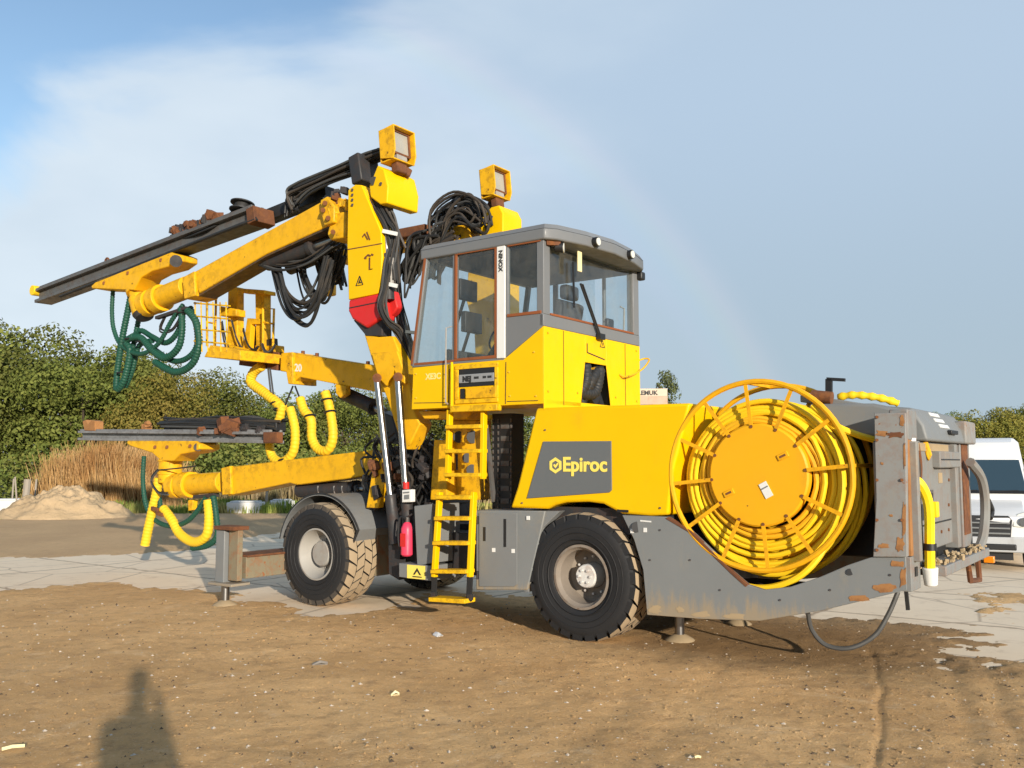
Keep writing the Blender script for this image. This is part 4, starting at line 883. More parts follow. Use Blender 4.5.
def bundle(parent, pts, n, spread, r=.02, seed=1, name='hydraulic_hose', m='rubber', per=5):
    if m == 'rubber' and n > 2: n, r, spread = int(n * 1.6), r * .66, spread * 1.15
    """n hoses laid side by side along measured (u, v, y) points"""
    q = random.Random(seed)
    for i in range(n):
        o1 = Vector((q.uniform(-1, 1), q.uniform(-1, 1), q.uniform(-1, 1))) * spread
        P = [S(*p) + o1 * (1 if k % 2 else .75) + Vector((q.uniform(-.3, .3), q.uniform(-.3, .3), q.uniform(-.3, .3))) * spread for k, p in enumerate(pts)]
        hose(name, P, r * q.uniform(.7, 1.25), M[q.choice(HOSES) if m == 'rubber' else m], parent, per, 7)
def round_flange(a, b, r, parent, name='rotary_joint', m='boom_yellow', bolts=12):
    a, b = Vector(a), Vector(b); d = (b - a).normalized(); o = MB().cyl(a, b, r, 28)
    u = d.orthogonal().normalized(); w = d.cross(u)
    for k in range(bolts):
        t = 2 * math.pi * k / bolts; p = b + (u * math.cos(t) + w * math.sin(t)) * r * .86; o.cyl(p - d * .0, p + d * .02, r * .07, 6)
    return o.build(name, M[m], parent, .01)
def flood_light(base_px, y, parent_name='flood_light'):
    pass

# ---- upper drill boom (near)
ya, yb = .40, .76; yc = (ya + yb) / 2
boom = side(MB(), [(193, 272.5), (326, 199), (336, 206), (340, 219), (331, 224.5), (266, 254), (199, 293.5)], ya, yb).build('drill_boom', M['boom_yellow'], rig, .015)
MB().prism([p + Vector((0, 0, -.004)) for p in Sp(ya + .02, (199, 293.5), (266, 254), (331, 224.5), (331, 227), (266, 256.5), (199, 296))], (0, yb - ya - .04, 0)).build('oily_shade_strip', M['oily'], boom)  # thin dark strip puts shade, along with oil, on the beam's underside
boom['label'] = 'raised upper drill boom carrying a long dark feed rail'
side(MB(), [(182, 277.5), (194, 271), (195, 295.5), (184, 299)], ya - .04, yb + .04).build('boom_collar', M['boom_yellow'], boom, .012)
MB().cyl(S(188, 287, yc), S(148, 303, yc), .185, 26).build('boom_nose', M['boom_yellow'], boom, .01)
round_flange(S(163, 297.5, yc), S(156, 300.5, yc), .235, boom); round_flange(S(152, 302, yc), S(146, 304.5, yc), .225, boom)
hc = S(141, 303, yc)
up_ax = (S(136, 284, yc) - S(141, 303, yc)).normalized()
round_flange(hc - up_ax * .22, hc + up_ax * .10, .19, boom); MB().cyl(hc - up_ax * .30, hc - up_ax * .22, .15, 20, r2=.19).build('joint_cap', M['dark'], boom)
round_flange(hc + up_ax * .10, hc + up_ax * .22, .16, boom); round_flange(hc + up_ax * .22, hc + up_ax * .31, .20, boom)
cr = side(MB(), [(91, 286), (97, 280.5), (171, 252), (177, 254.5), (177, 260), (168, 266.5), (152, 271), (141, 277), (134, 290), (92, 288.5)], ya - .02, yb + .02).build('feed_cradle', M['boom_yellow'], boom, .015)
MB().cyl(S(176, 261, ya - .04), S(176, 261, yb + .04), .10, 20).build('cradle_roller', M['dark'], boom)
for u, v in ((104, 283), (128, 273), (161, 260)): MB().cyl(S(u, v, ya - .03), S(u, v, ya - .01), .03, 10).build('cradle_pin', M['rust'], boom)
# feed rail: I-section of a chassis
fa, fb = S(43, 297, yc), S(258, 217, yc); fd = (fb - fa).normalized(); fu = Vector((0, 1, 0)).cross(fd); fu = fu if fu.z > 0 else -fu
fr_ = MB()
def railbar(mb, a, b, off_u, off_y, w, h): mb.bar(a + fu * off_u + Vector((0, off_y, 0)), b + fu * off_u + Vector((0, off_y, 0)), w, h, up=fu)
railbar(fr_, fa, fb, .0, 0, .16, .26); railbar(fr_, fa, fb, .11, 0, .34, .055); railbar(fr_, fa, fb, -.11, 0, .34, .06); railbar(fr_, fa + fd * .1, fb, .155, -.10, .05, .045); railbar(fr_, fa + fd * .1, fb, .155, .10, .05, .045)
feed = fr_.build('feed_rail', M['rail'], boom, .006)
MB().cyl(fa + fu * .12 + Vector((0, -.19, 0)) - fd * .06, fa + fu * .12 + Vector((0, .12, 0)) - fd * .06, .10, 20).build('rail_tip', M['cable_yellow'], boom, .01)
MB().box(-.09, .09, -.2, .2, -.15, .10, T=Matrix.Translation(fb + fd * .06) @ Matrix.Rotation(R(-12), 4, 'Y')).build('rail_end_plate', M['rust'], boom, .01)
dr = MB(); dc = S(242, 207, yc); dr.lathe([(.0, .07), (.19, .07), (.19, .05), (.12, .04), (.12, -.04), (.19, -.05), (.19, -.07), (0, -.07)], 28, T=Matrix.Translation(dc) @ Matrix.Rotation(R(80), 4, 'X')); dr.build('hose_drum', M['rubber'], boom)
q = random.Random(5)
for k in range(15):
    t = k / 14; c = S(174 + 44 * t, 236 - 18 * t, yc) + Vector((0, q.uniform(-.1, .1), q.uniform(-.02, .06)))
    MB().lump(c, q.uniform(.07, .13), q, 6).build('drill_clamp', M['rust' if k % 3 else 'dark'], boom, .004)
bundle(boom, [(178, 240, yc), (205, 229, yc - .1), (228, 218, yc), (240, 210, yc)], 7, .05, .022, 11)
bundle(boom, [(120, 268, yc), (140, 257, yc), (160, 247, yc), (190, 240, yc)], 5, .04, .02, 12)
hose('eye_cable', [S(130, 262, yc), S(133, 257, yc), S(140, 255, yc), S(146, 258, yc)], .02, M['rubber'], boom)
MB().tube([S(107, 262, yc) + Vector((.06 * math.cos(a), 0, .07 * math.sin(a))) for a in [2 * math.pi * k / 16 for k in range(16)]], .02, 8, closed=True).build('lifting_eye', M['rust'], boom); MB().box(-.10, .10, -.06, .06, -.03, .05, T=Matrix.Translation(S(107, 267, yc))).build('eye_block', M['rail'], boom, .005)
bundle(boom, [(58, 290, yc), (110, 266, yc), (160, 246, yc), (210, 227, yc), (244, 213, yc)], 4, .05, .024, 13)
bundle(boom, [(60, 296, yc - .18), (120, 272, yc - .18), (200, 240, yc - .18), (256, 218, yc - .18)], 3, .02, .022, 14)
# rear extension of the feed with hose tray
ra, rb_ = S(262, 220, yb + .15), S(330, 193, yb + .15)
MB().bar(ra, rb_, .2, .2).build('rail_extension', M['rubber'], boom, .01)
tr_ = MB(); tr_.bar(S(300, 190, yc + .1), S(386, 152, yc + .1), .30, .05); tr_.build('hose_tray', M['rubber'], boom, .006)
bundle(boom, [(294, 208, yc), (290, 196, yc), (298, 188, yc), (316, 180, yc), (342, 168, yc), (366, 158, yc), (386, 150, yc)], 12, .075, .026, 21)
bundle(boom, [(300, 200, yc), (312, 190, yc), (335, 178, yc), (360, 170, yc)], 6, .06, .022, 22)
bundle(boom, [(286, 215, yc), (288, 200, yc), (294, 190, yc), (304, 186, yc)], 5, .06, .02, 23)
MB().box(-.10, .10, -.2, .2, -.30, .12, T=Matrix.Translation(S(364, 166, yc)) @ Matrix.Rotation(R(-12), 4, 'Y')).build('tray_bracket', M['dark'], boom, .02)
# boom foot: knuckles between beam and post
kn = side(MB(), [(320, 200), (327, 196), (334, 206), (334, 222), (324, 226), (321, 215)], ya - .08, yb + .08).build('boom_knuckle', M['boom_yellow'], boom, .02)
side(MB(), [(332, 214), (346, 211), (346, 237), (330, 240), (327, 234)], ya - .02, yb).build('boom_lug', M['boom_yellow'], boom, .02)
q = random.Random(9)
for k in range(16):
    c = S(q.uniform(326, 346), q.uniform(190, 213), yc + q.uniform(-.2, .1)); MB().lump(c, .085, q, 5).build('valve_block', M[q.choice(['rust', 'dark', 'boom_yellow', 'rail', 'dark'])], boom, .004)
for u, v in ((325, 203), (323, 210), (328, 218), (333, 232)): MB().cyl(S(u, v, ya - .12), S(u, v, ya - .07), .035, 12).build('boom_pin', M['rust'], boom)
# lift cylinders under the beam
cylinder(S(268, 263, yc + .05), S(345, 236, yc + .05), .125, .62, .07, boom)
cylinder(S(290, 268, yb + .25), S(348, 244, yb + .25), .11, .7, .06, boom)
bundle(boom, [(262, 262, yc), (285, 268, yc), (310, 262, yc), (338, 244, yc)], 6, .07, .022, 31)
loops(boom, ((276, 266), (330, 262)), yc + .1, 10, .75, .035, seed=32, jit=.10)
loops(boom, ((300, 264), (334, 268)), yc + .3, 7, .55, .03, seed=33, jit=.10)
loops(boom, ((318, 250), (342, 250)), yc + .35, 9, .42, .035, seed=34, jit=.1)
bundle(boom, [(334, 240, yb + .3), (337, 262, yb + .3), (342, 284, yb + .3)], 9, .09, .03, 35)
# green spiral hoses below the nose
for pts in (((113, 290), (112, 312), (114, 330), (122, 346), (140, 354), (158, 344), (172, 320), (183, 305)), ((133, 285), (128, 310), (122, 340), (117, 375), (117, 389), (124, 380), (130, 352), (126, 342), (134, 336)),
            ((131, 338), (141, 338), (152, 350), (165, 358), (178, 348), (182, 330), (181, 308)), ((187, 310), (196, 322), (199, 344), (192, 364), (175, 372), (155, 362))):
    ribbed('spiral_hose', Sp(yc, *pts), .062 if pts[0][0] > 115 else .042, M['green_hose'], boom, .05, .2)
for pts in (((136, 292), (133, 315), (127, 345), (121, 372), (119, 386), (126, 370), (133, 345), (146, 340)), ((178, 308), (172, 330), (160, 342), (146, 336), (134, 330), (128, 342)), ((184, 306), (190, 326), (190, 346), (180, 358), (166, 360), (150, 350), (140, 342))):
    ribbed('spiral_hose', [p + Vector((0, .12, 0)) for p in Sp(yc, *pts)], .05, M['green_hose'], boom, .05, .2)
for u, v in ((130, 338), (141, 341), (182, 312), (122, 372)): MB().tube([S(u, v, yc) + Vector((.075 * math.cos(a), .085 * math.sin(a), .02 * math.sin(a))) for a in [2 * math.pi * k / 14 for k in range(14)]], .014, 6, closed=True).build('hose_tie', M['black'], boom)
bundle(boom, [(164, 318, yc), (160, 330, yc), (172, 330, yc), (184, 312, yc)], 3, .03, .02, 36)
MB().bar(S(157, 318, yc), S(187, 308, yc), .08, .05).build('hose_hanger', M['dark'], boom)

# ---- post and arm that carry it
post = side(MB(), [(348, 190), (355, 184.5), (361.5, 185), (381, 231), (382, 256), (381, 282), (378, 293.5), (348.5, 300), (347, 244)], .22, .46).build('boom_post', M['yellow'], rig, .012)
side(MB(), [(348.5, 300), (378, 293.5), (379, 301), (381, 318), (366, 328), (352, 319), (348, 311)], .20, .48).build('red_knuckle', M['red'], post, .03, seg=3)
side(MB(), [(349, 307.5), (378.5, 301.5), (378.7, 302.6), (349, 308.6)], .196, .202).build('knuckle_joint', M['ink'], post)
side(MB(), [(388, 293), (393, 290.5), (397.5, 307), (394, 313), (386, 320)], .40, .52).build('red_knuckle', M['red'], post, .02)
side(MB(), [(353, 320), (382, 318), (382, 336), (366, 336)], .25, .44).build('knuckle_shade_block', M['dark'], post, .01)  # dark block put in as the shade on the red knuckle's underside
for k in range(4): MB().cyl(S(352.5, 190 + k * 5, .212), S(352.5, 190 + k * 5, .225), .022, 10).build('post_bolt', M['dark'], post)
MB().prism(Sp(.216, (347.6, 249), (381.5, 243), (381.5, 244), (347.6, 250)), (0, .01, 0)).build('weld_seam', M['grimy'] if 'grimy' in M else M['rust'], post)
sg = MB(); c0 = S(359.5, 281.5, .215)
for a, b in (((0, .075), (-.065, -.05)), ((-.065, -.05), (.065, -.05)), ((.065, -.05), (0, .075)), ((.01, .03), (-.015, -.03)), ((-.015, .0), (.03, -.02))): sg.bar(c0 + Vector((a[0], 0, a[1])), c0 + Vector((b[0], 0, b[1])), .004, .014, up=(1, 0, 0))
sg.build('warning_symbol', M['ink'], post)
nm = MB(); c0 = S(369.5, 262, .215)
for a, b in (((-.10, .06), (-.03, .10)), ((-.03, .10), (.02, .08)), ((.03, .10), (.07, .085)), ((.0, .06), (.0, -.10)), ((0, -.10), (.06, -.10)), ((-.07, .05), (-.07, .09))): nm.bar(c0 + Vector((a[0], 0, a[1])), c0 + Vector((b[0], 0, b[1])), .004, .024, up=(1, 0, 0))
for a, b in (((-.24, .36), (-.20, .40)), ((-.20, .40), (-.14, .31)), ((-.16, .42), (-.10, .30))): nm.bar(c0 + Vector((a[0] + .1, 0, a[1])), c0 + Vector((b[0] + .1, 0, b[1])), .004, .02, up=(1, 0, 0))
nm.build('painted_mark', M['rust'], post)
# side hoses on the post
cylinder(S(389, 300, .34), S(386, 228, .34), .075, .62, .05, post, M['dark'])
MB().tube([S(391, 258, .30), S(391, 284, .30)], .04, 10).build('grease_pipe', M['alu'], post)
bundle(post, [(363, 190, .3), (373, 206, .3), (385, 226, .3), (391, 250, .32), (394, 280, .32)], 6, .03, .020, 41)
bundle(post, [(378, 200, .35), (390, 222, .4), (396, 232, .4), (391, 260, .3), (386, 288, .22), (382, 306, .16), (389, 322, .2), (400, 332, .35), (410, 356, .45), (414, 372, .5)], 9, .045, .020, 42)
bundle(post, [(388, 206, .5), (393, 240, .5), (397, 290, .55), (402, 322, .6), (412, 352, .6), (417, 385, .6)], 12, .06, .021, 43)
for v in (232, 284): MB().bar(S(383, v - 1, .24), S(397, v + 2, .28), .03, .05).build('hose_clamp', M['white'], post)
MB().bar(S(398, 331, .5), S(418, 333, .7), .04).build('hose_guide', M['black'], post)
# covered joint box on top of the post
bx = side(MB(), [(377.5, 165), (384, 169), (381, 203.5), (379, 204.5), (370, 198), (369, 187)], .24, .25).build('joint_cover', M['yellow'], rig, .0)
bpy.data.objects.remove(bx)
def joint_cover(pts_xz, y0, y1, name='joint_cover'):
    o = MB().prism([(x, y0, z) for x, z in pts_xz], (0, y1 - y0, 0)).build(name, M['yellow'], rig, .02, seg=3); return o
pA = [S(u, v, .24) for u, v in [(377.5, 165), (384, 169), (388, 186), (387, 203), (380, 204.5), (370, 197), (369, 186)]]
lenA = Eq(415, 184, pA[1].x).y - .24
jc = joint_cover([(p.x, p.z) for p in pA], .24, .24 + lenA)
MB().cyl(S(374, 181, .232), S(374, 181, .245), .06, 20).build('cover_hole', M['black'], jc); MB().cyl(S(381, 184, .232), S(381, 184, .245), .025, 12).build('cover_hole', M['dark'], jc)
def floods(base, tilt, yaw=0):
    """square work light in a yellow guard, glass towards the rear"""
    T = Matrix.Translation(base) @ Matrix.Rotation(yaw, 4, 'Z') @ Matrix.Rotation(tilt, 4, 'Y')
    f = MB(); w, h, d = .215, .235, .20
    for y in (-w, w - .02): f.prism([T @ Vector(p) for p in ((-d + .02, y, -h + .06), (.05, y, -h), (.10, y, -h * .5), (.10, y, h), (-d + .02, y, h * .92))], tuple((T.to_3x3() @ Vector((0, .02, 0)))))
    f.box(-d, .10, -w + .02, w - .02, h - .02, h, T=T); f.box(-d, .05, -w + .02, w - .02, -h, -h + .02, T=T); f.box(-d, -d + .02, -w + .02, w - .02, -h + .02, h - .02, T=T)
    o = f.build('flood_light', M['boom_yellow'], rig, .006)
    MB().box(-.02, .0, -w + .03, w - .03, -h + .11, h - .03, T=T).build('lamp_glass', M['reflector_glass'], o, .004)
    fr = MB()
    for a, b in (((-w + .04, h - .03), (w - .04, h - .03)), ((-w + .04, -h + .12), (w - .04, -h + .12))): fr.bar(T @ Vector((.004, a[0], a[1])), T @ Vector((.004, b[0], b[1])), .03, .03)
    for y in (-w + .04, w - .04): fr.bar(T @ Vector((.004, y, -h + .12)), T @ Vector((.004, y, h - .03)), .03, .03)
    fr.build('lamp_frame', M['rust'], o)
    MB().box(-.10, .02, -.10, .10, -h - .14, -h - .0, T=T).build('lamp_bracket', M['rust'], o, .02)
    MB().box(-.06, .03, -.10, .10, -h + .03, -h + .10, T=T).build('lamp_terminal', M['alu'], o, .01)
    return o
cA = (S(389.5, 144, .24) + Eq(413, 152, pA[1].x)) / 2
floods(Vector((S(400, 146, .24 + lenA * .42).x, .24 + lenA * .42, S(399, 147, .24 + lenA * .42).z)), R(-6))
MB().bar(S(396, 166, .5), S(409, 175, .7), .14, .12).build('lamp_mount', M['rust'], jc, .02)
bundle(jc, [(384, 204, .4), (392, 212, .5), (396, 232, .6), (402, 246, .7)], 5, .06, .022, 44, m='rail')

# lower arm
arm = side(MB(), [(364, 334), (378, 337), (393, 336), (406.5, 371.5), (414, 412), (420, 424), (413, 438), (407, 450), (401, 443), (387, 399), (373, 364)], .26, .50).build('boom_arm', M['boom_yellow'], rig, .015)
side(MB(), [(371, 353), (397, 351), (404, 372), (405, 384), (398, 380), (394, 370), (386, 386), (378, 378)], .20, .27).build('arm_lug', M['boom_yellow'], arm, .012)
for u, v in ((377, 378), (398, 377)): MB().cyl(S(u, v, .12), S(u, v, .3), .06, 16).build('pivot_pin', M['rust'], arm)
for (u0, v0), (u1, v1), sp in (((377, 379), (391, 500), .70), ((398, 378), (406, 492), .8)):
    a = S(u1, v1, .16); b = S(u0, v0, .16)
    MB().cyl(b, a, .045, 18).build('piston_rod', M['chrome'], arm); MB().cyl(a + (b - a) * .04, a - (b - a) * .35, .075, 18).build('hydraulic_cylinder', M['dark'], arm)
MB().prism(Sp(.15, (388, 520), (401, 520), (399, 580), (389, 574)), (0, .12, 0)).build('cylinder_guard', M['dark'], arm)
# machinery heap behind the cylinders
q = random.Random(17)
hp = part_empty('hydraulic_manifold', S(400, 470, .9), rig)
MB().prism(Sp(.95, (362, 470), (385, 448), (432, 440), (434, 505), (365, 512)), (0, .8, 0)).build('manifold_block', M['black'], hp, .02)
for k in range(70):
    u0, v0 = q.uniform(374, 436), q.uniform(432, 470); y = q.uniform(.45, .9)
    bundle(hp, [(u0, v0, y), (u0 + q.uniform(-14, 14), v0 + q.uniform(10, 22), y - .05), (u0 + q.uniform(-16, 16), v0 + q.uniform(24, 40), y), (u0 + q.uniform(-10, 10), min(508, v0 + q.uniform(40, 66)), y)], 1, .03, .018, 100 + k)
for k in range(26):
    c = S(q.uniform(366, 432), q.uniform(455, 506), q.uniform(.35, .8)); s = q.uniform(.04, .11)
    MB().lump(c, s * 1.3, q, 5).build('valve', M[q.choice(['boom_yellow', 'rust', 'dark', 'rail', 'dark'])], hp, .01)
side(MB(), [(372, 472), (382, 458), (388, 470), (378, 508), (366, 508)], .4, .5).build('yellow_bracket', M['boom_yellow'], hp, .01)

# ---- service basket boom (middle)
y0, y1 = 1.30, 1.70; ym = 1.5
cb_ = side(MB(), [(291, 352.5), (377, 366), (400, 371), (400, 394), (374, 391.5), (300, 377), (292, 384)], y0, y1).build('basket_boom', M['boom_yellow'], rig, .015)
side(MB(), [(281, 353), (292, 352), (293, 384), (288, 384), (286, 372), (280, 371)], y0 - .05, y1 + .05).build('boom_collar', M['boom_yellow'], cb_, .012)
MB().bar(S(246, 357, ym), S(284, 362, ym), .26, .30).build('telescope', M['rust'], cb_, .01)
side(MB(), [(335, 384), (346, 386), (346, 394), (340, 398), (336, 394)], y0 - .04, y0 + .06).build('boom_lug', M['boom_yellow'], cb_, .01)
cylinder(S(343, 393, ym), S(385, 412, ym), .11, .75, .06, cb_)
side(MB(), [(376, 410), (392, 416), (398, 440), (388, 444)], y0, y1).build('boom_bracket', M['black'], cb_, .01)
text_mesh('lettering', '20', .17, M['white'], cb_, S(294.5, 371, y0 - .003), (1, 0, -.12), (.0, 0, 1), .004, .002)
for u in (303, 317, 368): MB().cyl(S(u, 353 + (u - 291) * .16, ym), S(u, 349 + (u - 291) * .16, ym), .03, 8).build('grease_nipple', M['rust'], cb_)
fl = side(MB(), [(210, 345), (240, 350), (240, 360), (204, 357)], ym - .9, ym + .5).build('basket_floor', M['boom_yellow'], cb_, .01)
bk_ = MB()
side(bk_, [(228, 287), (237, 287), (237, 348), (227, 346)], ym - .15, ym + .0); side(bk_, [(255, 292), (264, 290), (264, 352), (256, 352)], ym - .15, ym)
side(bk_, [(237, 288), (264, 290), (264, 294), (237, 292)], ym - .2, ym + .05); side(bk_, [(247, 318), (263, 319), (263, 324), (251, 324), (249, 352), (242, 352)], ym - .2, ym - .1)
side(bk_, [(219, 306), (236, 309), (236, 316), (219, 316)], ym - .3, ym - .1); side(bk_, [(255, 345), (275, 345), (275, 352), (255, 352)], ym - .1, ym + .1)
side(bk_, [(225, 344), (262, 352), (262, 362), (225, 359)], ym - .3, ym + .1)
bk_.build('basket_frame', M['boom_yellow'], cb_, .012)
side(MB(), [(252, 326), (259, 326), (258, 352), (250, 352)], ym - .05, ym).build('control_panel', M['black'], cb_, .005)
side(MB(), [(263, 340), (273, 338), (274, 354), (264, 354)], ym - .1, ym).build('control_box', M['black'], cb_, .01)
wire = MB()
fr_px = [(195, 306), (205, 302), (216, 306), (228, 306)]
for yy in (ym - .9, ym + .4):
    for v in (303, 316, 329, 341): wire.tube(Sp(yy, (194, v), (230, v + 3)), .014, 6)
    for u in (195, 201, 207, 213, 220, 226): wire.tube(Sp(yy, (u, 302), (u + 1, 352)), .011, 6)
wire.build('guard_mesh', M['cage'] if 'cage' in M else M['rusty_yellow'], cb_)
for u0, u1 in ((207, 216), (263, 274)):
    gr = MB(); gr.tube(Sp(ym - .3, (u0, 346), (u0, 300 if u0 < 250 else 308), (u1, 300 if u0 < 250 else 309), (u1 - 1, 346)), .02, 8); gr.tube(Sp(ym - .3, (u0, 322), (u1, 324)), .016, 8); gr.build('guard_rail', M['boom_yellow'], cb_)
for k, (a, b) in enumerate((((232, 320), (246, 350)), ((222, 322), (236, 352)), ((244, 330), (258, 348)), ((262, 345), (276, 345)))): loops(cb_, (a, b), ym - .3, 2, .18, .014, seed=60 + k, jit=.03)
# yellow corrugated hoses under the basket boom
for pts, r in ((((262, 366), (254, 372), (251, 382), (262, 391), (276, 402), (283, 410)), .085), (((283, 404), (279, 420), (270, 440), (272, 456), (282, 462), (293, 452), (295, 430), (290, 408)), .075),
               (((300, 398), (304, 410), (311, 420), (312, 438), (318, 449), (328, 450), (333, 436), (330, 410), (325, 392)), .075)):
    ribbed('corrugated_hose', Sp(ym - .25, *pts), r, M['hose_yellow'], cb_, .06, .10)
for u, v in ((279, 409), (287, 420), (310, 416), (284, 460), (330, 412), (327, 400), (276, 403)): MB().tube([S(u, v, ym - .25) + Vector((.082 * math.cos(a), .082 * math.sin(a), .02 * math.cos(a))) for a in [2 * math.pi * k / 14 for k in range(14)]], .016, 6, closed=True).build('hose_strap', M['black'], cb_)
for a, b in (((270, 368), (274, 400)), ((293, 386), (284, 408)), ((295, 386), (302, 404)), ((268, 368), (271, 395))): MB().tube(Sp(ym - .25, a, b), .014, 6).build('hanger_strap', M['black'], cb_)

# ---- lower drill boom (near, low)
y0, y1 = .92, 1.30; ym = 1.11
lb = side(MB(), [(228, 467), (372, 450), (376, 455), (376, 474), (345, 479), (297, 485), (290, 483), (228, 496)], y0, y1).build('drill_boom', M['boom_yellow'], rig, .015)
lb['label'] = 'lowered drill boom with a level feed rail'
side(MB(), [(221, 468), (230, 466), (231, 494), (222, 495)], y0 - .04, y1 + .04).build('boom_collar', M['boom_yellow'], lb, .012)
MB().cyl(S(224, 482, ym), S(188, 484.5, ym), .175, 26).build('boom_nose', M['boom_yellow'], lb, .01)
round_flange(S(192, 484.5, ym), S(184, 485, ym), .225, lb); round_flange(S(181, 485.5, ym), S(174, 486, ym), .215, lb, bolts=14)
MB().prism(Sp(y0 + .02, (174, 474), (182, 474), (182, 496), (172, 494), (163, 488), (160, 482)), (0, y1 - y0 - .04, 0)).build('boom_elbow', M['boom_yellow'], lb, .04)
hc = S(170, 480, ym)
MB().cyl(hc - Vector((0, 0, .05)), hc + Vector((0, 0, .36)), .20, 26).build('rotary_joint', M['boom_yellow'], lb, .015); round_flange(hc + Vector((0, 0, .10)), hc + Vector((0, 0, .14)), .215, lb); round_flange(hc + Vector((0, 0, .32)), hc + Vector((0, 0, .36)), .215, lb)
side(MB(), [(127, 440.5), (196, 441), (199, 444), (199, 449), (193, 452), (180, 454), (174, 461), (161, 461), (152, 453), (130, 446), (127, 444)], y0 - .02, y1 + .02).build('feed_cradle', M['boom_yellow'], lb, .018)
MB().cyl(S(198, 447, y0), S(198, 447, y1), .07, 16).build('cradle_roller', M['dark'], lb)
for u, v in ((155, 447), (167, 447), (190, 446)): MB().cyl(S(u, v, y0 - .04), S(u, v, y0 - .015), .03, 10).build('cradle_pin', M['rust'], lb)
fa, fb = S(86, 435.5, ym), S(276, 437.5, ym); fd = (fb - fa).normalized(); fu = Vector((0, 1, 0)).cross(fd); fu = fu if fu.z > 0 else -fu
fr_ = MB(); railbar(fr_, fa, fb, 0, 0, .14, .16); railbar(fr_, fa, fb, .065, 0, .34, .045); railbar(fr_, fa, fb, -.07, 0, .34, .05); railbar(fr_, fa, fb, .10, -.1, .05, .04); railbar(fr_, fa, fb, .10, .1, .05, .04); fr_.build('feed_rail', M['steel_bright'] if 'steel_bright' in M else M['rail'], lb, .006)
side(MB(), [(263, 432), (277, 432), (277, 443), (263, 443)], y0 + .0, y0 + .12).build('rail_end_plate', M['rust'], lb, .01)
side(MB(), [(82, 421), (86, 419.5), (88, 424), (91, 420), (95, 421), (95, 431), (84, 431)], y0 + .05, y1 - .15).build('rail_tip', M['rust_orange'] if 'rust_orange' in M else M['rust'], lb, .02)
MB().lump(S(147, 426, ym), .13, q, 6).build('rail_clamp', M['rust_orange'] if 'rust_orange' in M else M['rust'], lb, .02)
for k in range(20): 
    q = random.Random(200 + k); v = 430 - q.uniform(0, 13); bundle(lb, [(164 + q.uniform(-3, 8), v, ym), (190, v - q.uniform(-2, 3), ym), (220, v + q.uniform(-2, 3), ym), (250, v + q.uniform(-2, 2), ym), (272 + q.uniform(-6, 6), v + 2, ym)], 1, .06, .024, 300 + k)
side(MB(), [(166, 419), (186, 421), (196, 429), (166, 430)], ym, ym + .2).build('rock_drill', M['black'], lb, .01); side(MB(), [(196, 424), (276, 422), (276, 431), (196, 431)], ym, ym + .2).build('hose_guide', M['black'], lb, .01)
q = random.Random(61)
for u in (226, 231, 236, 202, 246, 262): MB().lump(S(u, 427 if 220 < u < 240 else 430, ym - .1), .16 if 220 < u < 240 else .10, q, 6).build('drill_clamp', M['rust' if u < 240 else 'dark'], lb, .004)
cylinder(S(300, 490, ym), S(372, 489, ym), .115, .8, .07, lb)
side(MB(), [(362, 478), (378, 462), (386, 470), (375, 500), (362, 500)], y0 + .05, y1).build('boom_bracket', M['dark'], lb, .02)
bundle(lb, [(300, 494, ym), (330, 488, ym), (372, 486, ym)], 3, .05, .018, 71)
for u in (318, 334, 342, 355): MB().tube(Sp(ym - .1, (u, 486), (u + 1, 497)), .018, 6).build('hose_stub', M['rail'], lb)
# hoses hanging from the lower boom
for pts, r in ((((159, 478), (156, 495), (152, 512), (148, 530), (145, 545)), .085), (((163, 508), (172, 520), (180, 534), (194, 542), (206, 536), (209, 520), (208, 500)), .082)):
    ribbed('corrugated_hose', Sp(ym - .1, *pts), r, M['hose_yellow'], lb, .06, .10)
for pts, r in ((((144, 456), (143, 480), (146, 505), (155, 520), (170, 526), (186, 522), (198, 510), (206, 497)), .045), (((213, 496), (216, 515), (217, 535), (208, 545), (192, 548)), .055), (((158, 492), (160, 505), (158, 512)), .05)):
    ribbed('spiral_hose', Sp(ym - .05, *pts), r, M['green_hose'], lb, .05, .2)
for u, v in ((155, 508), (160, 513)): MB().bar(S(u - 3, v, ym - .18), S(u + 3, v + 2, ym - .18), .05, .06).build('hose_clamp', M['rust'], lb)
MB().bar(S(196, 497, ym), S(216, 495, ym), .12, .06).build('hose_hanger', M['dark'], lb)
side(MB(), [(188, 500), (193, 500), (192, 510), (188, 511)], ym, ym + .1).build('hanging_lug', M['boom_yellow'], lb, .01)
bundle(lb, [(158, 470, ym - .2), (151, 480, ym - .2), (158, 492, ym - .2), (168, 494, ym - .2)], 2, .02, .014, 72); bundle(lb, [(196, 466, ym - .2), (180, 468, ym - .25), (158, 470, ym - .2)], 1, .01, .014, 73)

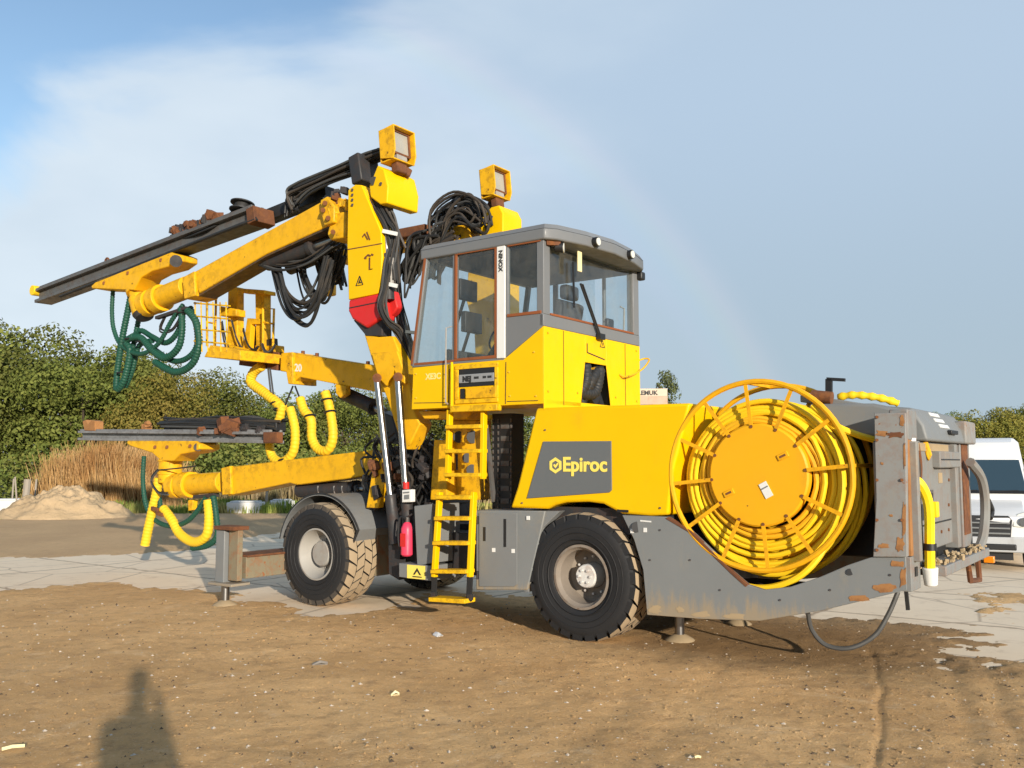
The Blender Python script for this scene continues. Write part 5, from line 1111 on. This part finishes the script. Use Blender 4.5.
# ---- far drill boom: post seen through the cab glass, cover box and its hoses above the cab roof
yf0, yf1 = 2.35, 2.85; yfm = 2.6
fp = side(MB(), [(470, 240), (492, 228), (500, 262), (500, 330), (505, 400), (490, 420), (478, 420), (474, 330), (466, 300)], yf0, yf1).build('boom_post', M['boom_yellow'], rig, .015); fp['label'] = 'far boom post standing behind the cab'
far_boom = side(MB(), [(395, 233), (470, 224), (470, 246), (395, 247)], yf0, yf1).build('drill_boom', M['boom_yellow'], rig, .015); far_boom['label'] = 'far drill boom hidden under its hoses'
side(MB(), [(330, 243), (396, 232), (396, 247), (333, 262)], yf0 + .05, yf1 - .05).build('boom_beam', M['boom_yellow'], far_boom, .01)
MB().cyl(S(327, 262, yfm), S(327, 295, yfm), .16, 20).build('rotary_joint', M['boom_yellow'], far_boom, .01)
pB = [S(u, v, yf0 - .05) for u, v in [(491, 207), (499, 205), (503, 213), (503, 232), (499, 238), (480, 240), (478, 222)]]
lenB = Eq(522, 219, pB[2].x).y - (yf0 - .05)
jb = joint_cover([(p.x, p.z) for p in pB], yf0 - .05, yf0 - .05 + lenB)
MB().cyl(S(490, 219, yf0 - .07), S(490, 219, yf0), .06, 18).build('cover_hole', M['dark'], jb)
floods(Vector((S(498, 183, yf0 + lenB * .42).x, yf0 + lenB * .42, S(497, 184, yf0 + lenB * .4).z)), R(-6))
MB().bar(S(489, 212, yf0 + .2), S(496, 199, yf0 + .4), .12, .14).build('lamp_mount', M['rust'], jb, .02)
q = random.Random(77)
for k in range(48):
    u0 = q.uniform(428, 446); u1 = q.uniform(474, 492); h = q.uniform(192, 226); yy = yf0 + q.uniform(-.2, .45)
    bundle(far_boom, [(u0, 246, yy), (u0 + q.uniform(0, 10), (h + 240) / 2 - 4, yy), ((u0 + u1) / 2 + q.uniform(-6, 6), h, yy), (u1 - 4, h + q.uniform(4, 12), yy), (u1 + 2, 222 + q.uniform(-6, 12), yy)], 1, .05, .021, 400 + k)
for k in range(44):
    u0 = q.uniform(397, 440); yy = yf0 + q.uniform(-.25, .3); v1 = q.uniform(250, 285)
    if u0 < 412: v1 = q.uniform(268, 296)
    hose('hydraulic_hose', Sp(yy, (u0 + 16, 232 + q.uniform(-4, 6)), (u0 + 4, 240 + q.uniform(-6, 6)), (u0 - 2 + q.uniform(-5, 5), v1), (u0 + q.uniform(0, 8), v1 - 12), (u0 + 14 + q.uniform(0, 10), 236)), q.uniform(.016, .03), M[q.choice(HOSES)], far_boom, 6, 7)
MB().bar(S(398, 236, yf0), S(430, 230, yf0), .25, .16).build('hose_tray', M['rust'], far_boom, .02)

# ---- things on the rig that lift off
fx = thing('fire_extinguisher', 'faded red fire extinguisher hung beside the chrome cylinders with a white label', 'fire extinguisher', RIG_O + RIG_X * S(407, 537, .05).x + RIG_Y * .05, RIG_YAW)
zb = S(407, 556, .05).z; zt = S(407, 522, .05).z
b = MB(); b.lathe([(0, 0), (.055, 0), (.075, .02), (.075, zt - zb - .08), (.05, zt - zb - .02), (.025, zt - zb), (0, zt - zb)], 24, T=Matrix.Translation((0, 0, zb)) @ Matrix.Rotation(R(90), 4, 'X')); b.build('bottle', M['pink'], fx)
MB().cyl((0, 0, zt), (0, 0, zt + .06), .022, 10).build('valve', M['rail'], fx); MB().bar((0, 0, zt + .06), (.09, 0, zt + .10), .03, .02).build('handle', M['dark'], fx)
hose('discharge_hose', [(0, -.02, zt + .04), (-.08, -.04, zt + .05), (-.10, -.05, zt - .15), (-.08, -.05, zt - .3)], .014, M['black'], fx)
MB().box(-.04, .04, -.079, -.072, zb + .12, zb + .28).build('sticker', M['red'], fx)
sb = MB(); o = side(MB(), [(402, 490), (411, 489.5), (411, 502), (402, 502.5)], .02, .10).build('white_label', M['white'], arm, .006); side(MB(), [(403, 492), (409, 491.5), (409, 493), (403, 493.5)], .014, .02).build('label_print', M['grey'], arm); side(MB(), [(404, 495), (409, 494.5), (409, 499), (404, 499.5)], .014, .02).build('label_print', M['grey'], arm)
MB().cyl(S(406, 489, .06), S(406, 482, .06), .04, 12).build('cylinder_cap', M['red'], arm)
# ------------------------------------------------------------------ white van
mv = MB()
vx = thing('delivery_van', 'white high-roof delivery van parked behind the yellow machine', 'van', W(981, 16.6), R(-24)); vx.scale = (.91, .91, .91)
VW = .98
# body built from cross-sections along its length (y away from the viewer), narrower towards the roof
def vsec(y, zt, wb, wt, zb=.35, zmid=1.15):
    return [(-wb, y, zb), (-wb - .01, y, zmid), (-(wb + wt) / 2 - .01, y, (zmid + zt) / 2), (-wt, y, zt - .10), (-wt + .10, y, zt), (wt - .10, y, zt), (wt, y, zt - .10), ((wb + wt) / 2 + .01, y, (zmid + zt) / 2), (wb + .01, y, zmid), (wb, y, zb)]
secs = [vsec(.0, 1.02, .88, .80, .36, .7), vsec(.12, 1.10, .95, .84, .34, .75), vsec(.5, 1.24, .97, .86, .34, .8), vsec(.80, 1.34, .98, .87, .34, .85), vsec(.98, 1.62, .985, .86, .34, 1.2), vsec(1.42, 2.18, .985, .80, .34, 1.25), vsec(1.62, 2.52, .985, .80, .34, 1.25), vsec(1.85, 2.62, .985, .82, .34, 1.25), vsec(3.2, 2.64, .985, .84, .34, 1.25), vsec(5.6, 2.62, .985, .84, .34, 1.25), vsec(5.9, 2.55, .96, .80, .36, 1.25)]
n = len(secs[0]); vs = [p for s in secs for p in s]; fs = []
for i in range(len(secs) - 1):
    for k in range(n): fs.append((i * n + k, i * n + (k + 1) % n, (i + 1) * n + (k + 1) % n, (i + 1) * n + k))
fs += [tuple(range(n - 1, -1, -1)), tuple((len(secs) - 1) * n + k for k in range(n))]
body = MB().poly(vs, fs).build('body', M['white_paint'], vx, .03, angle=30, origin=(0, 2.9, 1.3))
def vpl(name, pts, th, m, parent, b=.008, label=None):
    o = MB().prism(pts, th).build(name, m, parent, b)
    return o
ws = [(-.845, .965, 1.50), (.845, .965, 1.50), (.80, 1.03, 1.62), (.755, 1.395, 2.12), (-.755, 1.395, 2.12), (-.80, 1.03, 1.62)]
wsn = Vector((0, -.75, .66))
MB().prism([Vector(p) + wsn * .012 for p in ((-.86, .90, 1.46), (.86, .90, 1.46), (.775, 1.39, 2.14), (-.775, 1.39, 2.14))], wsn * .02).build('windscreen', M['van_glass'], body, .01)
MB().prism([Vector(p) + wsn * .036 for p in ((-.86, .885, 1.445), (.86, .885, 1.445), (.85, .93, 1.50), (-.85, .93, 1.50))], wsn * .01).build('scuttle', M['black'], body)
MB().tube([(.1, .86, 1.50), (.7, .89, 1.53)], .012, 6).build('wiper', M['black'], body); MB().tube([(-.65, .86, 1.50), (-.05, .88, 1.53)], .012, 6).build('wiper', M['black'], body)
for s in (-1, 1):
    MB().prism([(s * .84, 1.45, 1.48), (s * .99, 1.45, 1.42), (s * .99, 2.3, 1.42), (s * .99, 2.3, 1.6)], (s * .01, 0, 0)).build('side_trim', M['black'], body)
    MB().prism([(s * .975, 1.35, 1.36), (s * .965, 2.2, 1.36), (s * .905, 2.2, 1.98), (s * .905, 1.55, 1.98)], (s * .012, 0, 0)).build('side_window', M['van_glass'], body, .005)
    # headlight, mirror, wheels
    hl = MB(); hl.prism([(s * .50, -.03, .86), (s * .86, .0, .80), (s * .90, .06, 1.02), (s * .80, .14, 1.16), (s * .60, .08, 1.10), (s * .52, .0, 1.0)], (0, .12, 0)); o = hl.build('headlight', M['lens'], body, .025, seg=3)
    MB().cyl((s * .70, -.045, .95), (s * .70, -.02, .95), .085, 20).build('headlight_bulb', M['chrome'], body)
    m2 = MB(); m2.box(s * 1.08 - .10, s * 1.08 + .10, 1.25, 1.40, 1.30, 1.66); m2.bar((s * .96, 1.36, 1.40), (s * 1.02, 1.33, 1.40), .07); m2.build('wing_mirror', M['black'], body, .03)
    for y in (.95, 4.6):
        e = part_empty('wheel', (s * .86, y, .35), vx)
        t = MB(); t.lathe([(.2, -.1), (.33, -.11), (.35, -.08), (.35, .08), (.33, .11), (.2, .1)], 32, T=Matrix.Rotation(R(90), 4, 'Z')); o = t.build('tyre', M['tyre'], None, origin=(0, 0, 0)); o.parent = e; o.location = (0, 0, 0)
        t = MB(); t.lathe([(.21, -.1), (.12, -.06 * s), (0, -.06 * s)], 24, T=Matrix.Rotation(R(90), 4, 'Z')); o = t.build('rim', M['alu'], None, origin=(0, 0, 0)); o.parent = e; o.location = (0, 0, 0)
MB().prism([(-.46, -.035, .64), (.46, -.035, .64), (.50, -.01, .98), (.44, .02, 1.06), (-.44, .02, 1.06), (-.50, -.01, .98)], (0, .06, 0)).build('grille', M['black'], body, .01)
for z in (.72, .82, .92): MB().box(-.45, .45, -.055, -.02, z - .016, z + .016).build('grille_bar', M['grey'], body, .006)
MB().prism([(-.90, -.06, .36), (.90, -.06, .36), (.94, -.05, .62), (.88, -.04, .66), (-.88, -.04, .66), (-.94, -.05, .62)], (0, .14, 0)).build('bumper', M['van_bumper'] if 'van_bumper' in M else M['white_paint'], body, .03, seg=3)
MB().box(-.55, .55, -.075, -.03, .40, .52).build('bumper_intake', M['black'], body, .02)
MB().tube([(-.93, .52, .66), (-.90, .30, .98), (-.86, .12, 1.14)], .006, 6).build('panel_gap', M['black'], body); MB().tube([(.93, .52, .66), (.90, .30, .98), (.86, .12, 1.14)], .006, 6).build('panel_gap', M['black'], body); MB().box(-.5, .5, .1, 5.6, .2, .36).build('underbody', M['black'], body)

# ------------------------------------------------------------------ trees
def leaf_mat(name, c1, c2, c3):
    m = mat(name, c1, .75, spec=.25); k = NT(m); g = k.n('ShaderNodeNewGeometry')
    oi = k.n('ShaderNodeObjectInfo')
    c = k.mix(k.step(g.outputs['Random Per Island'], 0, 1), c1, c2); c = k.mix(k.step(k.noise(.45, 3, .6), .46, .64), c, c3)
    h = k.n('ShaderNodeHueSaturation'); k.l(c, h.inputs['Color']); k.l(k.step(oi.outputs['Random'], 0, 1, .72, 1.25), h.inputs['Value']); k.l(k.step(oi.outputs['Random'], 0, 1, .485, .515), h.inputs['Hue'])
    k.l(h.outputs[0], k.b.inputs['Base Color'])
    tr = k.n('ShaderNodeBsdfTranslucent'); k.l(h.outputs[0], tr.inputs['Color']); mx = k.n('ShaderNodeMixShader'); mx.inputs[0].default_value = .22
    o = m.node_tree.nodes['Material Output']; k.l(k.b.outputs[0], mx.inputs[1]); k.l(tr.outputs[0], mx.inputs[2]); k.l(mx.outputs[0], o.inputs[0]); return m
M['leaf_oak'] = leaf_mat('oak_leaves', (.115, .145, .028), (.185, .205, .042), (.24, .185, .045))
M['leaf_green'] = leaf_mat('green_leaves', (.105, .135, .028), (.175, .195, .042), (.21, .20, .05))
M['leaf_poplar'] = leaf_mat('poplar_leaves', (.10, .12, .045), (.15, .17, .06), (.16, .16, .06))
M['bark'] = paint('bark', (.13, .10, .07), .95, (1.2, .7), 0, grime=.5, grimecol=(.05, .04, .03))
def crown_mesh(name, seed, clumps, leaves, size, lx=1.0, shape='oak'):
    """unit crown: leaf sprays gathered in clumps through the crown's volume (height 1, radius about .5)"""
    rng = np.random.RandomState(seed); cs = []
    while len(cs) < clumps:
        p = rng.uniform(-1, 1, 3)
        if shape == 'oak':
            if np.linalg.norm(p) > 1 or np.linalg.norm(p) < .42: continue
            c = np.array([p[0] * .40, p[1] * .40, .56 + p[2] * .37]); r = rng.uniform(.075, .185)
        else:
            h = rng.uniform(0, 1); w = .30 * (math.sin(math.pi * min(1, h * .85 + .13)) ** .8) * (1 - .35 * h); a = rng.uniform(0, 6.28); rr = w * math.sqrt(rng.uniform(.15, 1)); c = np.array([math.cos(a) * rr, math.sin(a) * rr, .08 + .90 * h]); r = rng.uniform(.04, .075)
        cs.append((c, r))
    V = []; 
    for c, r in cs:
        n = int(leaves * (r / .12) ** 2 if shape == 'oak' else leaves)
        d = rng.normal(size=(n, 3)); d /= np.linalg.norm(d, axis=1)[:, None]; rad = r * rng.uniform(.72, 1.10, n)
        p = c + d * rad[:, None] * np.array([1.15, 1.15, .85])
        nrm = d + rng.normal(size=(n, 3)) * .55; nrm /= np.linalg.norm(nrm, axis=1)[:, None]
        t = np.cross(nrm, rng.normal(size=(n, 3))); t /= np.linalg.norm(t, axis=1)[:, None]; b = np.cross(nrm, t); s = size * rng.uniform(.6, 1.3, n)[:, None]
        V.append(np.stack([p - t * s, p - b * s * .55 + nrm * s * .15, p + t * s, p + b * s * .55 + nrm * s * .15], 1))
    V = np.concatenate(V).reshape(-1, 3); nf = len(V) // 4
    me = bpy.data.meshes.new(name); me.vertices.add(len(V)); me.vertices.foreach_set('co', V.astype(np.float32).ravel()); me.loops.add(nf * 4); me.loops.foreach_set('vertex_index', np.arange(nf * 4, dtype=np.int32))
    me.polygons.add(nf); me.polygons.foreach_set('loop_start', np.arange(0, nf * 4, 4, dtype=np.int32)); me.polygons.foreach_set('loop_total', np.full(nf, 4, np.int32)); me.update(); return me
def trunk_mesh(seed, shape='oak'):
    q = random.Random(seed); m = MB(); top = .62 if shape == 'oak' else .9
    pts = [(q.uniform(-.02, .02) * i, q.uniform(-.02, .02) * i, top * i / 5) for i in range(6)]; m.tube(pts, .03, 8, rfun=lambda i, N: .034 * (1 - .8 * i / (N - 1)))
    for k in range(9 if shape == 'oak' else 5):
        z = q.uniform(.2, .58); a = q.uniform(0, 6.28); l = q.uniform(.18, .36) if shape == 'oak' else .1
        m.tube([(0, 0, z), (math.cos(a) * l * .5, math.sin(a) * l * .5, z + l * .35), (math.cos(a) * l, math.sin(a) * l, z + l * .75)], .012, 6, rfun=lambda i, N: .013 * (1 - .8 * i / (N - 1)))
    return m
OAK = []
for s in range(5): OAK.append(crown_mesh('oak_crown', 40 + s, 62, 300, .0120))
POP = crown_mesh('poplar_crown', 90, 75, 110, .013, shape='poplar')
TR = [trunk_mesh(s).build('trunk_proto', M['bark'], None, origin=(0, 0, 0)) for s in range(3)]; TRP = trunk_mesh(9, 'poplar').build('trunk_proto', M['bark'], None, origin=(0, 0, 0))
trunks = [o.data for o in TR] + [TRP.data]
for o in TR + [TRP]: bpy.data.objects.remove(o)
def tree(name, label, x, y, h, wid, var, leaf, cat='tree', group='trees behind the yard', rz=0, crown=None, trunk=None):
    t = thing(name, label, cat, (x, y, -.05), rz, group)
    me = (crown or OAK[var % 5]).copy(); me.materials.clear(); me.materials.append(M[leaf])
    c = bpy.data.objects.new('crown', me); COL.objects.link(c); c.parent = t; c.scale = (wid, wid, h)
    k = bpy.data.objects.new('trunk', trunk or trunks[var % 3]); COL.objects.link(k); k.parent = t; k.scale = (h, h, h); return t
# (photo u of the axis, depth, height, width, variant, leaf, label)
TREES = [(-60, 47, 9.6, 10, 0, 'leaf_oak', 'tall oak at the far left edge, mostly outside the picture'),
         (22, 49, 9.5, 9.5, 1, 'leaf_green', 'tall dark green tree behind the leaning fence at the left edge'),
         (84, 47, 8.7, 8.5, 2, 'leaf_oak', 'broad oak behind the sand heap and the tall dry grass'),
         (128, 50, 8.1, 7.0, 3, 'leaf_green', 'green tree behind the tip of the lower feed rail'),
         (160, 46, 6.7, 6.0, 4, 'leaf_autumn', 'browning autumn oak behind the hanging green hoses'),
         (205, 52, 7.0, 7.2, 0, 'leaf_oak', 'round oak behind the basket under the upper boom'),
         (252, 56, 6.3, 7.0, 1, 'leaf_green', 'green tree between the two corrugated hose loops and the basket'),
         (300, 54, 6.7, 7.2, 2, 'leaf_green', 'green tree behind the yellow corrugated hoses'),
         (345, 53, 6.4, 6.6, 3, 'leaf_oak', 'oak right behind the two chrome cylinders'),
         (400, 56, 6.4, 7.6, 4, 'leaf_green', 'tree hidden behind the boom arm and cab pedestal'),
         (470, 57, 6.0, 8.0, 0, 'leaf_oak', 'tree hidden behind the access ladder'),
         (545, 60, 5.6, 8.4, 1, 'leaf_green', 'tree showing through the gap left of the engine hood')]
M['leaf_autumn'] = leaf_mat('autumn_leaves', (.15, .145, .028), (.21, .165, .032), (.27, .15, .035))
for i, (u, d, h, w_, var, lf, lab) in enumerate(TREES):
    p = W(u, d); tree('oak_tree', lab, p.x, p.y, h, w_, var, lf, rz=i * 1.3)
for i, (u, d, h, lab) in enumerate(((950, 62, 5.5, 'low tree beside the tail cover above the van'), (985, 58, 5.9, 'tree right above the white van roof'), (1032, 60, 5.8, 'tree at the right edge above the van'), (1090, 62, 6.0, 'tree just outside the right edge'))):
    p = W(u, d); tree('oak_tree', lab, p.x, p.y, h, 5.4, i + 1, 'leaf_autumn' if i % 2 else 'leaf_oak', group='trees behind the van', rz=i * 2.1)
p = W(668, 75); tree('poplar_tree', 'slim grey green poplar beside the roadside billboard', p.x, p.y, 9.4, 6.6, 0, 'leaf_poplar', group=None, crown=POP, trunk=trunks[3])
p = W(682, 80); tree('shrub_tree', 'low bush at the foot of the slim poplar', p.x, p.y, 6.9, 3.0, 2, 'leaf_green', group=None)
# dark undergrowth at the wood's edge
ug = crown_mesh('undergrowth', 7, 10, 10, .02)
V = []; rng = np.random.RandomState(11)
n = 30000; xx = rng.uniform(-30, 8, n); yy = rng.uniform(41.5, 48, n) + .0 * xx; top = 1.3 + 1.5 * (fbm(xx, yy, .28, 3, 5) + .5)
zz = rng.uniform(0, 1, n) ** .8 * top; P0 = np.stack([xx, yy, zz], 1); nm_ = rng.normal(size=(n, 3)); nm_ /= np.linalg.norm(nm_, axis=1)[:, None]; tt = np.cross(nm_, rng.normal(size=(n, 3))); tt /= np.linalg.norm(tt, axis=1)[:, None]; bb = np.cross(nm_, tt); s_ = rng.uniform(.06, .15, n)[:, None]
V = np.stack([P0 - tt * s_, P0 - bb * s_ * .6, P0 + tt * s_, P0 + bb * s_ * .6], 1).reshape(-1, 3)
def quads_object(name, V, m, label, cat):
    nf = len(V) // 4; me = bpy.data.meshes.new(name); me.vertices.add(len(V)); me.vertices.foreach_set('co', V.astype(np.float32).ravel()); me.loops.add(nf * 4); me.loops.foreach_set('vertex_index', np.arange(nf * 4, dtype=np.int32))
    me.polygons.add(nf); me.polygons.foreach_set('loop_start', np.arange(0, nf * 4, 4, dtype=np.int32)); me.polygons.foreach_set('loop_total', np.full(nf, 4, np.int32)); me.update(); me.materials.append(m)
    o = bpy.data.objects.new(name, me); COL.objects.link(o); return tag(o, label, cat, None, 'stuff')
quads_object('undergrowth', V, M['leaf_green'], 'leafy undergrowth along the foot of the trees', 'undergrowth')
def blades(n, xr, yr, hfun, wd, rng, lean=.25):
    x = rng.uniform(*xr, n); y = rng.uniform(*yr, n); h = hfun(x, y) * rng.uniform(.6, 1.1, n); a = rng.uniform(0, 6.28, n); l = rng.uniform(0, lean, n) * h; w = wd * rng.uniform(.6, 1.4, n)
    b = np.stack([x, y, np.full(n, -.05)], 1); sx = np.stack([np.cos(a), np.sin(a), 0 * a], 1) * w[:, None]; tip = b + np.stack([np.sin(a) * l + .1 * l, np.cos(a) * l, h], 1)
    ok = h > .05; return np.stack([b - sx, b + sx, tip + sx * .35, tip - sx * .35], 1)[ok].reshape(-1, 3)
rng = np.random.RandomState(21)
M['reed'] = leaf_mat('dry_reeds', (.56, .36, .12), (.72, .50, .22), (.44, .25, .08))
M['grass'] = leaf_mat('verge_grass', (.14, .20, .03), (.22, .26, .05), (.38, .31, .12))
M['dry'] = leaf_mat('dry_scrub', (.36, .28, .14), (.46, .36, .2), (.28, .25, .10))
hump = lambda x, y: np.clip(2.45 * np.exp(-(np.abs(x + 16.2) / 2.7) ** 4) + .9 * fbm(x, y, .9, 3, 2), 0.0, 3.2)
quads_object('tall_dry_grass', blades(26000, (-20.8, -10.5), (35.8, 40.5), hump, .017, rng, .45), M['reed'], 'tall tan dry grass and reeds behind the sand heap', 'dry grass')
low = lambda x, y: .34 + .35 * np.clip(fbm(x, y, .7, 3, 8) + .2, 0, 1)
quads_object('verge_grass', np.concatenate([blades(26000, (-30, 9), (34.6, 37.6), low, .025, rng, .5), blades(5000, (-27, -17), (30.5, 34.5), lambda x, y: .22 + .3 * np.clip(fbm(x, y, .9, 3, 8), 0, 1) - .35 * np.exp(-((x + 14.3) / 2.6) ** 2), .022, rng, .5)]), M['grass'], 'green grass verge along the back of the yard', 'grass')
quads_object('dry_scrub', blades(15000, (-12, 8), (37.8, 42), lambda x, y: 1.0 + .9 * (fbm(x, y, .5, 3, 4) + .4), .03, rng, .4), M['dry'], 'faded dry scrub between the verge and the trees', 'scrub')
# sand heap
hn = 70; ang = np.linspace(0, 2 * math.pi, 97); rad = np.linspace(0, 1, hn); RA, AN = np.meshgrid(rad, ang, indexing='ij')
hx_ = RA * np.cos(AN) * 2.55; hy_ = RA * np.sin(AN) * 2.0; prof = np.clip(1 - RA ** 1.5, 0, 1)
hz_ = prof * (1.16 + .35 * fbm(hx_ + 5, hy_, .8, 3, 6)) + fbm(hx_, hy_, 2.2, 6, 44) * .42 * (1 - RA ** 4) - .08
p = W(66, 32.6)
mh = mat('sand', (.4, .3, .19), .95, spec=.1); k = NT(mh); c = k.mix(k.noise(1.6, 7, .7), (.56, .41, .25), (.38, .27, .15)); c = k.mix(k.step(k.noise(14, 5, .7), .58, .7, 0, .6), c, (.2, .17, .08)); k.l(c, k.b.inputs['Base Color']); k.bump(k.noise(9, 7, .75), .8, .06)
o = grid_mesh('sand_heap', hx_, hy_, hz_, mh); o.location = (p.x, p.y, 0); tag(o, 'low mound of pale sandy soil in front of the tall dry grass', 'sand heap')
# leaning fence posts and pale debris at the left
M['wood'] = paint('weathered_wood', (.30, .26, .21), .9, (1.2, .7), 0, grime=.5, grimecol=(.15, .12, .09))
for i, (u, v0, v1, d, ln, r, lab) in enumerate(((27, 468, 505, 33, .02, .20, 'thick grey wooden post, stoutest of the leaning fence'), (20, 470, 510, 32.6, -.10, .05, 'thin slanting stake left of the thick grey post'), (30, 474, 502, 33.2, -.12, .05, 'thin stake leaning against the thick grey post'), (14, 472, 508, 34, 0, .05, 'pale thin stake standing at the left in the grass'), (36, 466, 500, 35, .02, .06, 'pale upright stake just right of the thick grey post'))):
    p = W(u, d); h = (v1 - v0) / 923.4 * d
    m = MB(); m.tube([(0, 0, -.1), (ln * h * .5, 0, h * .5), (ln * h * 1.2, .03, h)], r * .6, 8); o = m.build('fence_post', M['wood'], None, origin=(0, 0, 0)); o.location = p; tag(o, lab, 'fence post', 'leaning fence posts')
M['conc_light'] = paint('pale_concrete', (.62, .61, .58), .85, (1.05, .85), 0, grime=.4, grimecol=(.4, .36, .28))
for i, (u, d, w_, h, dp, rz, lab) in enumerate(((4, 34, 2.2, .55, .8, .2, 'pale broken concrete slab lying in the grass at the left edge'), (247, 35.2, 1.25, .42, .8, .0, 'white concrete block on the verge under the lower boom'), (283, 36, .9, .45, .8, .3, 'smaller white block behind the lower boom'))):
    p = W(u, d); m = MB(); m.box(-w_ / 2, w_ / 2, -dp / 2, dp / 2, 0, h); m.box(-w_ / 2 + .1, w_ / 2 - .1, -dp / 2 + .1, dp / 2 - .1, h, h + .05); o = m.build('concrete_block', M['conc_light'], None, .03, origin=(0, 0, 0)); o.location = p; o.rotation_euler.z = rz; tag(o, lab, 'concrete block')
p = W(267, 35.8); o = MB().tube([(0, 0, -.1), (.02, 0, 1.05)], .05, 8).build('marker_post', M['wood'], None, origin=(0, 0, 0)); o.location = p; tag(o, 'thin post standing beside the white concrete block', 'post')
# billboard behind the hood
p = W(648, 62); bb_ = thing('billboard', 'pale billboard with dark lettering beside the slim poplar', 'billboard', p, R(-3))
zc = EYE + (463 - 395) / 923.4 * 62
bo = MB().box(-2.2, 1.36, 0, .12, zc - .62, zc + .45).build('board', M['board'] if 'board' in M else M['cream'], bb_, .02)
MB().box(-2.2, 1.36, -.03, 0.0, zc - .62, zc - .05).build('board_stripe', M['board_pink'] if 'board_pink' in M else M['cream'], bb_)
MB().box(-2.0, -1.85, .12, .27, 0, zc).build('leg', M['dark'], bb_); MB().box(1.0, 1.15, .12, .27, 0, zc).build('leg', M['dark'], bb_)
text_mesh('lettering', 'ELLEMUK', .42, M['ink'], bb_, (-1.03, -.02, zc + .02), (1, 0, 0), (0, 0, 1), .012, .01)
# litter on the dirt
def litter(u, v, sx, sy, rz, m, label, cat, name):
    g = gpt(u, v); z = zat(*g) if abs(g[0]) < g[1] * 1.1 else 0
    b = MB(); q = random.Random(int(u)); b.poly([(-sx, -sy, .004), (sx * .2, -sy * 1.1, .022), (sx, -sy * .6, .008), (sx, sy * .8, .02), (0, sy, .035), (-sx, sy * .7, .012), (0, 0, .04)], [(0, 1, 6), (1, 2, 6), (2, 3, 6), (3, 4, 6), (4, 5, 6), (5, 0, 6)])
    b.prism([(-sx, -sy, .002), (sx, -sy * .6, .002), (sx, sy * .8, .002), (-sx, sy * .7, .002)], (0, 0, .004))
    o = b.build(name, m, None, smooth=False, origin=(0, 0, 0)); o.location = (g[0], g[1], z); o.rotation_euler.z = rz; return tag(o, label, cat)
litter(438, 637, .045, .07, .5, M['white'], 'scrap of white paper on the dirt in front of the ladder', 'paper', 'paper_scrap')
litter(395, 698, .035, .010, .2, M['cream'], 'flat pale splinter lying in the middle of the dirt', 'splinter', 'wood_splinter')
litter(320, 668, .07, .03, .1, M['wood'], 'dark twisted twig on the dirt left of the paper scrap', 'twig', 'dry_twig')
g = gpt(12, 754); o = MB().tube([(-.06, 0, .02), (0, .008, .03), (.07, .02, .025)], .012, 6).build('wood_stick', M['cream'], None, origin=(0, 0, 0)); o.location = (g[0], g[1], zat(*g)); o.rotation_euler.z = .3; tag(o, 'pale stick on the dirt at the bottom left corner', 'stick')
g = gpt(698, 766); o = MB().tube([(-.02, 0, .012), (0, .006, .016), (.02, .008, .01)], .008, 6).build('wood_chip', M['cream'], None, origin=(0, 0, 0)); o.location = (g[0], g[1], zat(*g)); tag(o, 'pale wood chip at the bottom edge of the dirt', 'chip')

# ------------------------------------------------------------------ the photographer, who stands behind the lens and throws the shadow at lower left
def person_mesh():
    J = [((0, 0, .98), .155), ((0, 0, 1.18), .15), ((0, .01, 1.38), .17), ((0, 0, 1.50), .075), ((0, .02, 1.60), .075),
         ((.10, 0, .92), .105), ((.13, .02, .50), .068), ((.14, -.02, .09), .05), ((.15, .14, .05), .045),
         ((-.10, 0, .92), .105), ((-.13, .02, .50), .068), ((-.14, -.02, .09), .05), ((-.15, .14, .05), .045),
         ((.19, .0, 1.42), .075), ((.24, .10, 1.20), .05), ((.10, .20, 1.50), .036), ((.05, .20, 1.62), .036),
         ((-.19, .0, 1.42), .075), ((-.24, .10, 1.20), .05), ((-.10, .20, 1.50), .036), ((-.05, .20, 1.62), .036),
         ((0, .03, 1.70), .105), ((0, .02, 1.80), .085)]
    E_ = [(0, 1), (1, 2), (2, 3), (3, 4), (0, 5), (5, 6), (6, 7), (7, 8), (0, 9), (9, 10), (10, 11), (11, 12), (2, 13), (13, 14), (14, 15), (15, 16), (2, 17), (17, 18), (18, 19), (19, 20), (4, 21), (21, 22)]
    me = bpy.data.meshes.new('person'); me.from_pydata([j[0] for j in J], E_, []); o = bpy.data.objects.new('person', me); COL.objects.link(o)
    o.modifiers.new('skin', 'SKIN'); o.modifiers.new('sub', 'SUBSURF').levels = 2; o.modifiers['sub'].render_levels = 2
    bpy.context.view_layer.objects.active = o
    for i, (c, r) in enumerate(J): me.skin_vertices[0].data[i].radius = (r, r)
    me.skin_vertices[0].data[0].use_root = True
    dg = bpy.context.evaluated_depsgraph_get(); m2 = bpy.data.meshes.new_from_object(o.evaluated_get(dg)); bpy.data.objects.remove(o)
    m2.polygons.foreach_set('use_smooth', [True] * len(m2.polygons)); m2.materials.clear(); m2.materials.append(M['jacket']); return m2
M['jacket'] = mat('dark_jacket', (.03, .035, .045), .8)
po = bpy.data.objects.new('person', person_mesh()); COL.objects.link(po); po.location = (.22, -.62, 0); po.scale = (.92, 1.05, 1.23)
tag(po, 'photographer in dark clothes standing behind the viewpoint with raised hands', 'person')
